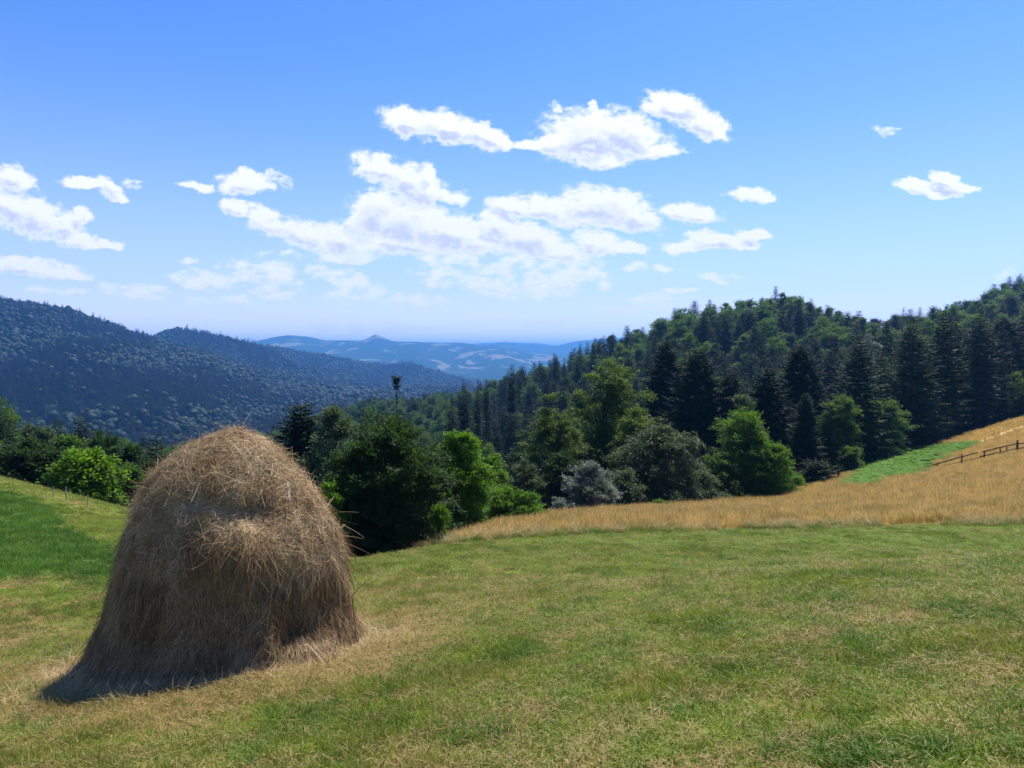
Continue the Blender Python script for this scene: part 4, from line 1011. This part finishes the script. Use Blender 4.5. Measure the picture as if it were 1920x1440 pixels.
# ferns
def frond_mesh(name, seed):
    rg = np.random.default_rng(seed); S = Soup()
    for k in range(9):
        a = k * 6.283 / 9 + rg.uniform(-.3, .3); L = rg.uniform(.5, .85); n = 12; t = np.linspace(.08, 1, n)
        d = np.array([math.cos(a), math.sin(a), 0]); c = d * (L * t)[:, None] * .9 + np.array([0, 0, 1.0]) * (L * (.95 * t - .75 * t ** 2))[:, None]
        side = np.array([-d[1], d[0], 0])
        for sg in (-1, 1):
            W = .22 * L * np.sin(math.pi * np.clip(t * .92 + .06, 0, 1)) ** .8 + .02
            A = unit(side * sg + d * .45 + np.array([0, 0, -.12]) + rg.normal(size=(n, 3)) * .08)
            V, Fc, v = leaf_quads(c, A, np.tile([0, 0, 1.0], (n, 1)) + rg.normal(size=(n, 3)) * .15, W, np.full(n, .075), np.full(n, rg.random()))
            S.add(V, Fc, v)
    return S.mesh(name, M['fern'])
ferns = [frond_mesh("fern", 550 + k) for k in range(4)]
PN = field_points(91, [(50, 125, 7)], 1540, 1860, lambda x, y, u: fern_zone(x, y))
scat("ferns", PN, ferns, .55, 1.5, 92, "bright green bank of ferns between forest edge and golden grass")
# strewn hay round the foot of the stack
hayp = [tuft_mesh("strewn hay wisps", 560 + k, M['straw_litter'], 60, .20, .10, .22, .0055, lean=1.3, flat=.7, curl=.3, seg=3) for k in range(4)]
def acc_hay(x, y, u):
    r = np.hypot((x - STACK[0]), (y - STACK[1]) * 1.15); skirt = 1.58 + .10 * fbm(x * 2, y * 2, 46, 2)
    return (r > 1.15) & (u < np.clip((skirt + .75 - r) / .8, 0, 1) ** 1.5) 
PH = field_points(93, [(5, 10.5, 60)], -80, 900, acc_hay)
scat("strewn_hay", PH, hayp, .7, 1.3, 94, "loose pale hay strewn on the grass around the foot of the haystack", tilt=.05)

# ------------------------------------------------------------------ the haystack
def hay_mat(name, fibre):
    m, N, out = new_mat(name)
    P = pos(N)
    if fibre:
        v = attr(N, 'v')
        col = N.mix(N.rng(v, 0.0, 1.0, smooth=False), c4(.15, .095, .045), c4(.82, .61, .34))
        col = N.mix(N.rng(v, 0.93, 0.97), col, c4(.85, .76, .58))
        n, _ = N.noise(P, 2.2, 3, 0.6)
        col = N.mix(N.rng(n, .35, .7), col, N.mix(1.0, col, c4(.62, .55, .46), 'MULTIPLY'))
    else:
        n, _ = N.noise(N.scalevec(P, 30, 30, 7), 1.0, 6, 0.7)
        col = N.mix(N.rng(n, .3, .7), c4(.035, .022, .011), c4(.13, .085, .042))  # core coloured darker than the stalks to deepen the stack's shade
    b = N.node('ShaderNodeBsdfPrincipled'); N.l.new(col, b.inputs['Base Color'])
    b.inputs['Roughness'].default_value = 0.6; b.inputs['Specular IOR Level'].default_value = 0.25
    if fibre:
        t = N.node('ShaderNodeBsdfTranslucent'); N.l.new(col, t.inputs[0]); mx = N.node('ShaderNodeMixShader'); mx.inputs[0].default_value = .12
        N.l.new(b.outputs[0], mx.inputs[1]); N.l.new(t.outputs[0], mx.inputs[2]); N.l.new(mx.outputs[0], out.inputs[0])
    else: N.l.new(b.outputs[0], out.inputs[0])
    return m
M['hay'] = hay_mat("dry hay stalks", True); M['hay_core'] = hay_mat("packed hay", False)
SK_Y = 8.6; KS = SK_Y / 7.5; DEPTH = .84; PPM = F / 7.5
# rows of the outline measured off the photograph: height above the foot, half width, sideways centre (metres)
_rows = [(1290, 118, 690), (1262, 142, 682), (1225, 166, 674), (1180, 184, 664), (1130, 199, 656), (1060, 216, 646), (1010, 229, 634), (990, 234, 628), (940, 250, 602), (900, 268, 572), (860, 303, 542), (835, 338, 516), (820, 372, 492), (812, 400, 470), (807, 436, 440)]
_h = np.array([(1290 - r_) / PPM for r_, a_, b_ in _rows]); _w = np.array([(b_ - a_) / 2 / PPM for r_, a_, b_ in _rows]); _c = np.array([((a_ + b_) / 2 - 410) / PPM for r_, a_, b_ in _rows])
_w[-1] = .0
SK_X = (410 - 960) / F * SK_Y
SK_TOP = at(437, 809, SK_Y)[2]; SK_H = float(_h[-1]); SK_Z0 = SK_TOP - SK_H * KS
STK = Vector((SK_X, SK_Y, SK_Z0))
print("stack foot z", SK_Z0, "terrain", tz(SK_X, SK_Y), "front", tz(SK_X, SK_Y - 1.3), "left", tz(SK_X - 1.3, SK_Y), "right", tz(SK_X + 1.3, SK_Y))
def stack_surf(th, s):
    """th: angle (0 = +x, -pi/2 = towards the camera); s in 0..1 along the outline from foot to crown"""
    hq = s * SK_H
    # denser sampling near the crown through the outline itself
    w = np.maximum(np.interp(hq, _h, _w) - .07 - .03 * np.clip((hq - 1.35) / .8, 0, 1), .02); c = np.interp(hq, _h, _c)
    # the outline ends round at the top
    w = np.where(hq > _h[-2], (_w[-2] - .10) * np.sqrt(np.clip(1 - ((hq - _h[-2]) / (_h[-1] - _h[-2])) ** 2, 0, 1)), w)
    d = 0.05 * fbm(th * 2.2 + 5, hq * 1.6, 101, 3) + 0.05 * fbm(th * 7, hq * 2.0, 103, 3) + .02 * fbm(th * 16, hq * 9, 104, 2)
    def bump(t0, h0, st, sh, amp):
        dt = np.angle(np.exp(1j * (th - t0))); return amp * np.exp(-(dt / st) ** 2 - ((hq - h0) / sh) ** 2)
    front = -math.pi / 2
    d = d + bump(front + .48, 1.60, .24, .13, .13) + bump(front + .14, 1.55, .16, .12, .03)        # the sunlit ledge right of the middle
    d = d + bump(front + .55, 1.90, .26, .12, -.19)                                         # hollow above it
    d = d + bump(front + .05, 2.02, .36, .10, -.07) + bump(front - .25, 2.18, .5, .10, .05)
    d = d + bump(front + .58, .80, .08, .38, .09) + bump(front + .86, .85, .14, .22, -.13) + bump(front + 1.2, .95, .16, .16, -.08) + bump(front + .95, .45, .2, .16, .07)
    d = d * np.clip(w / .7, .15, 1)
    r = w + d
    return KS * (c + r * np.cos(th)), KS * DEPTH * r * np.sin(th), KS * hq
def build_stack():
    root = empty('haystack', STK); tag(root, "tall rounded brown haystack standing alone on the mown meadow", 'haystack')
    nt, ns = 260, 150
    s = 1 - (1 - np.linspace(0, 1, ns)) ** 1.6; th = np.linspace(0, 2 * math.pi, nt, endpoint=False)
    TH, Sg = np.meshgrid(th, s); X, Y, Z = stack_surf(TH, Sg)
    X, Y = X * .985, Y * .985
    # the foot follows the sloping meadow
    foot = terrain(X[0] + STK.x, Y[0] + STK.y) - STK.z - .10
    k = np.clip(1 - Z / .9, 0, 1) ** 1.2; Z = Z * (1 - k * 0) + foot[None] * k
    V = np.stack([X, Y, Z], -1).reshape(-1, 3)
    i = np.arange(ns - 1)[:, None] * nt; j = np.arange(nt)[None]; jn = (j + 1) % nt
    Fc = np.stack([i + j, i + jn, i + nt + jn, i + nt + j], -1).reshape(-1, 4)
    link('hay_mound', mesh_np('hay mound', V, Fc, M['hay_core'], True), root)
    # loose stalks over the whole surface
    rg = np.random.default_rng(9)
    def surf(th, s):
        x, y, z = stack_surf(th, s)
        fx, fy, _ = stack_surf(th, np.zeros_like(th)); fz = terrain(fx + STK.x, fy + STK.y) - STK.z - .04
        kk = np.clip(1 - z / .9, 0, 1) ** 1.2
        return np.stack([x, y, z + fz * kk], -1)
    def stalks(n, seed, smin, smax, L0, L1, comb, lift, wdt, vlo, vhi, dens=1.0):
        rg = np.random.default_rng(seed)
        s = rg.uniform(smin, smax, n * 2); s = 1 - (1 - s) ** 1.25
        th = rg.uniform(0, 2 * math.pi, n * 2)
        keep = rg.random(n * 2) < np.clip(np.interp(s * SK_H, _h, _w) / 1.3, .12, 1); s = s[keep][:n]; th = th[keep][:n]; n = len(s)
        P = surf(th, s); e = 1e-3
        Tu = unit(surf(th + e, s) - P); Tv = unit(surf(th, np.clip(s + e, 0, 1)) - surf(th, np.clip(s - e, 0, 1)))
        Nn = unit(np.cross(Tu, Tv)); Nn = np.where((Nn * (P - [0, 0, 1.0])).sum(1, keepdims=True) < 0, -Nn, Nn)
        # stalks hang down where the sides are steep, lie every way on the crown and the ledge
        wild = np.clip((P[:, 2] - 1.40) / .75, 0.12, 1) * (1 - comb) + (1 - comb) * .15
        ang = rg.normal(0, 1, n) * (.22 + 1.5 * wild) + .5 * fbm(th * 5, s * 9, 107, 2)
        D = unit(-Tv * np.cos(ang)[:, None] + Tu * np.sin(ang)[:, None] + Nn * rg.normal(.06, .14, n)[:, None])
        L = rg.uniform(L0, L1, n)
        cv = rg.normal(0, .40, (n, 3)); cv -= Nn * (cv * Nn).sum(1, keepdims=True) * .7; K_ = 4
        lay = (rg.random(n) ** 2 * lift)[:, None]; P = P + Nn * lay
        pts = [P + D * (L * t)[:, None] + cv * (L * t * t)[:, None] - Nn * ((L * t) ** 2 * .62 + L * .10 * t * t)[:, None] - np.array([0, 0, .10]) * (L * t * t)[:, None] for t in np.linspace(0, 1, K_)]
        Sd = unit(np.cross(D, Nn) + Nn * rg.normal(0, .5, n)[:, None]); W = (wdt * rg.uniform(.6, 1.35, n))[:, None] * .5
        V = []
        for k_, q in enumerate(pts):
            wk = W * (1 - .35 * k_ / (K_ - 1)); V += [q - Sd * wk, q + Sd * wk]
        V = np.stack(V, 1).reshape(-1, 3)
        q4 = np.array([[2 * k_, 2 * k_ + 1, 2 * k_ + 3, 2 * k_ + 2] for k_ in range(K_ - 1)])
        Fc = (np.arange(n)[:, None, None] * (2 * K_) + q4[None]).reshape(-1, 4)
        v = rg.uniform(vlo, vhi, n); return V, Fc, np.repeat(v, 2 * K_)
    S = Soup()
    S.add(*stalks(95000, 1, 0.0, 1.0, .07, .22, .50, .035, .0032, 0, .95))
    S.add(*stalks(40000, 2, 0.0, 0.60, .16, .44, .92, .045, .0034, 0, .50))  # lower hanging stalks, coloured darker to stand in for shade on the front
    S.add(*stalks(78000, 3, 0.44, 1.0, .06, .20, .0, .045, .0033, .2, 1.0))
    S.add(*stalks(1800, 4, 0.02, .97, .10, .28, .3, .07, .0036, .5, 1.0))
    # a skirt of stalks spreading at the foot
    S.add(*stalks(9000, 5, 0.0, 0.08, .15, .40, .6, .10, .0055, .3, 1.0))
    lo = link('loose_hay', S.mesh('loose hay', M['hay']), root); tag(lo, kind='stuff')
    # stray wisps standing off the right flank
    W_ = Soup(); r3 = np.random.default_rng(12)
    for (sx, sy, dx, dz, L) in [(645, 985, .9, -.35, .28), (652, 1020, 1, -.25, .30), (640, 960, .8, .1, .22), (656, 1035, .9, -.5, .22), (648, 1005, 1, -.1, .2), (654, 1045, .7, -.8, .25), (240, 985, -1, -.3, .12), (655, 1060, .6, -.9, .2), (252, 945, -.9, .2, .12), (268, 905, -.9, .1, .14), (282, 890, -.8, .5, .13), (455, 803, .5, .6, .1), (425, 806, -.6, .5, .1)]:
        p = np.array(at(sx, sy, SK_Y)) - np.array(STK); d = np.array([dx, r3.uniform(-.4, .2), dz]); d /= np.linalg.norm(d)
        t = np.linspace(-.1, 1, 6)[:, None]; W_.tube(p + d * t * L + np.array([0, 0, -.10]) * L * t ** 2, np.linspace(.0017, .0009, 6), 4, r3.uniform(.6, 1))
    link('stray_wisps', W_.mesh('stray wisps', M['hay']), root)
    # a bleached stick on the right of the crown, dark twigs at the right foot
    def onstack(px, py, off=.05):
        # the near surface of the stack under a photo pixel
        r = ray(px, py); best = None
        for Y in np.linspace(6.6, 9.0, 400):
            p = np.array([r[0] * Y, Y, r[2] * Y]) - np.array(STK)
            if 0 < p[2] < SK_H * KS:
                c = KS * float(np.interp(p[2] / KS, _h, _c)); thq = math.atan2(p[1] / DEPTH, p[0] - c)
                q = stack_surf(np.array([thq]), np.array([p[2] / KS / SK_H])); rr = math.hypot(q[0][0] - c, q[1][0])
                if math.hypot(p[0] - c, p[1]) <= rr + off: return p
        return np.array([r[0] * 8.5, 8.5, r[2] * 8.5]) - np.array(STK)
    for (a, b) in (((538, 905), (542, 940)), ((541, 903), (544, 944))):
        S2 = Soup(); S2.tube([onstack(*a), (onstack(*a) + onstack(*b)) / 2 + [.004, -.01, 0], onstack(*b)], [.007, .006, .004], 6)
        link('bleached_stick', S2.mesh('stick', M['wood_pale'], True), root)
    S3 = Soup(); p1 = onstack(671, 1208, .10); p2 = onstack(654, 1168, .1); p3 = onstack(660, 1118, .1); p4 = np.array(at(676, 1100, 7.9)) - np.array(STK); p5 = np.array(at(694, 1084, 7.9)) - np.array(STK)
    S3.tube([p1, (p1 + p2) / 2 + [.02, 0, 0], p2], [.009, .007, .004], 6); S3.tube([p1 + [-.02, 0, .12], p3, p4, p5], [.006, .005, .003, .0015], 5)
    link('twig', S3.mesh('twig', M['twig'], True), root)
    return root
build_stack()

# ------------------------------------------------------------------ fences
def rail_fence():
    root_at = ground_hit(1800, 868); root = empty('rail_fence', (root_at[0], root_at[1], tz(*root_at)))
    tag(root, "dark weathered wooden rail fence crossing the golden grass right of the ferns", 'fence')
    O = np.array(root.location); rg = np.random.default_rng(4)
    def P(px, Y, h): x = (px - 960) / F * Y; return np.array([x, Y, tz(x, Y) + h]) - O
    line = {px: ground_hit(px, row, 45, 110)[1] for px, row in ((1752, 883), (1808, 871), (1848, 863), (1880, 857), (1915, 851))}
    print('fence', line)
    line[1990] = line[1915] + 3.0; line[2050] = line[1915] + 5.0
    Yof = lambda px: float(np.interp(px, list(line), list(line.values())))
    def post(px, h, r=.06):
        S = Soup(); y = Yof(px); S.tube([P(px, y, -.4), P(px, y, h * .6), P(px + rg.uniform(-1, 1), y, h)], [r, r * .95, r * .8], 7)
        link('post', S.mesh('post', M['wood_dark'], False), root)
    def rail(p0, h0, p1, h1, r=.065):
        S = Soup(); a = P(p0, Yof(p0) - .07, h0); b = P(p1, Yof(p1) - .07, h1); m_ = (a + b) / 2 + [0, 0, rg.uniform(-.04, .03)]
        S.tube([a, (a + m_) / 2, m_, (m_ + b) / 2, b], [r, r, r * .95, r * .9, r * .8], 6)
        link('rail', S.mesh('rail', M['wood_dark'], False), root)
    for px, h in ((1762, .75), (1808, 1.15), (1850, 1.0), (1880, 1.05), (1892, .95), (1912, 1.45), (1960, 1.15), (2020, 1.2)): post(px, h, .07 if px != 1912 else .10)
    rail(1752, .62, 1838, .98); rail(1756, .28, 1848, .42)
    rail(1846, .92, 1915, 1.12); rail(1842, .50, 1915, .62); rail(1915, .60, 1990, .62); rail(1915, 1.05, 1990, .98); rail(1990, .62, 2040, .60)
rail_fence()
def stake(name, px, Y, h, r, mat, label, lean=0.0, cat='post', group=None):
    g = ground_pt(px, Y); S = Soup()
    S.tube([(0, 0, -.3), (lean * .5, 0, h * .5), (lean, .01, h)], [r, r * .9, r * .75], 7)
    o = link(name, S.mesh(name, mat, False)); o.location = g; tag(o, label, cat, group); return o
stake('dark_post', 1576, 80, 1.35, .13, M['wood_dark'], "thick dark post alone at the shady lower end of the fern bank")
stake('fence_stake', 93, 27.5, .42, .020, M['post_grey'], "shortest grey stake, first of three left of the maple's foot", .02, group="grey stakes on the left crest")
stake('fence_stake', 118, 27.0, .55, .022, M['post_grey'], "tallest grey stake in front of the bright maple", -.01, group="grey stakes on the left crest")
stake('fence_stake', 158, 26.5, .45, .020, M['post_grey'], "grey stake below the right half of the bright maple", .01, group="grey stakes on the left crest")

# ------------------------------------------------------------------ the air
def build_haze():
    z0 = -330.0; z1 = 172.0
    S = Soup(); S.box((0, 7400, (z0 + z1) / 2), (46000, 15200, z1 - z0))
    m, N, out = new_mat("haze")
    v = N.node('ShaderNodeVolumePrincipled')
    v.inputs['Color'].default_value = c4(*HAZE_COL); v.inputs['Density'].default_value = HAZE_DENS
    v.inputs['Anisotropy'].default_value = 0.35
    N.l.new(v.outputs[0], out.inputs['Volume'])
    o = link("haze", S.mesh("haze", m)); tag(o, kind='stuff')
HAZE_DENS = 0.00015; HAZE_COL = (0.15, 0.44, 1.0)
build_haze()
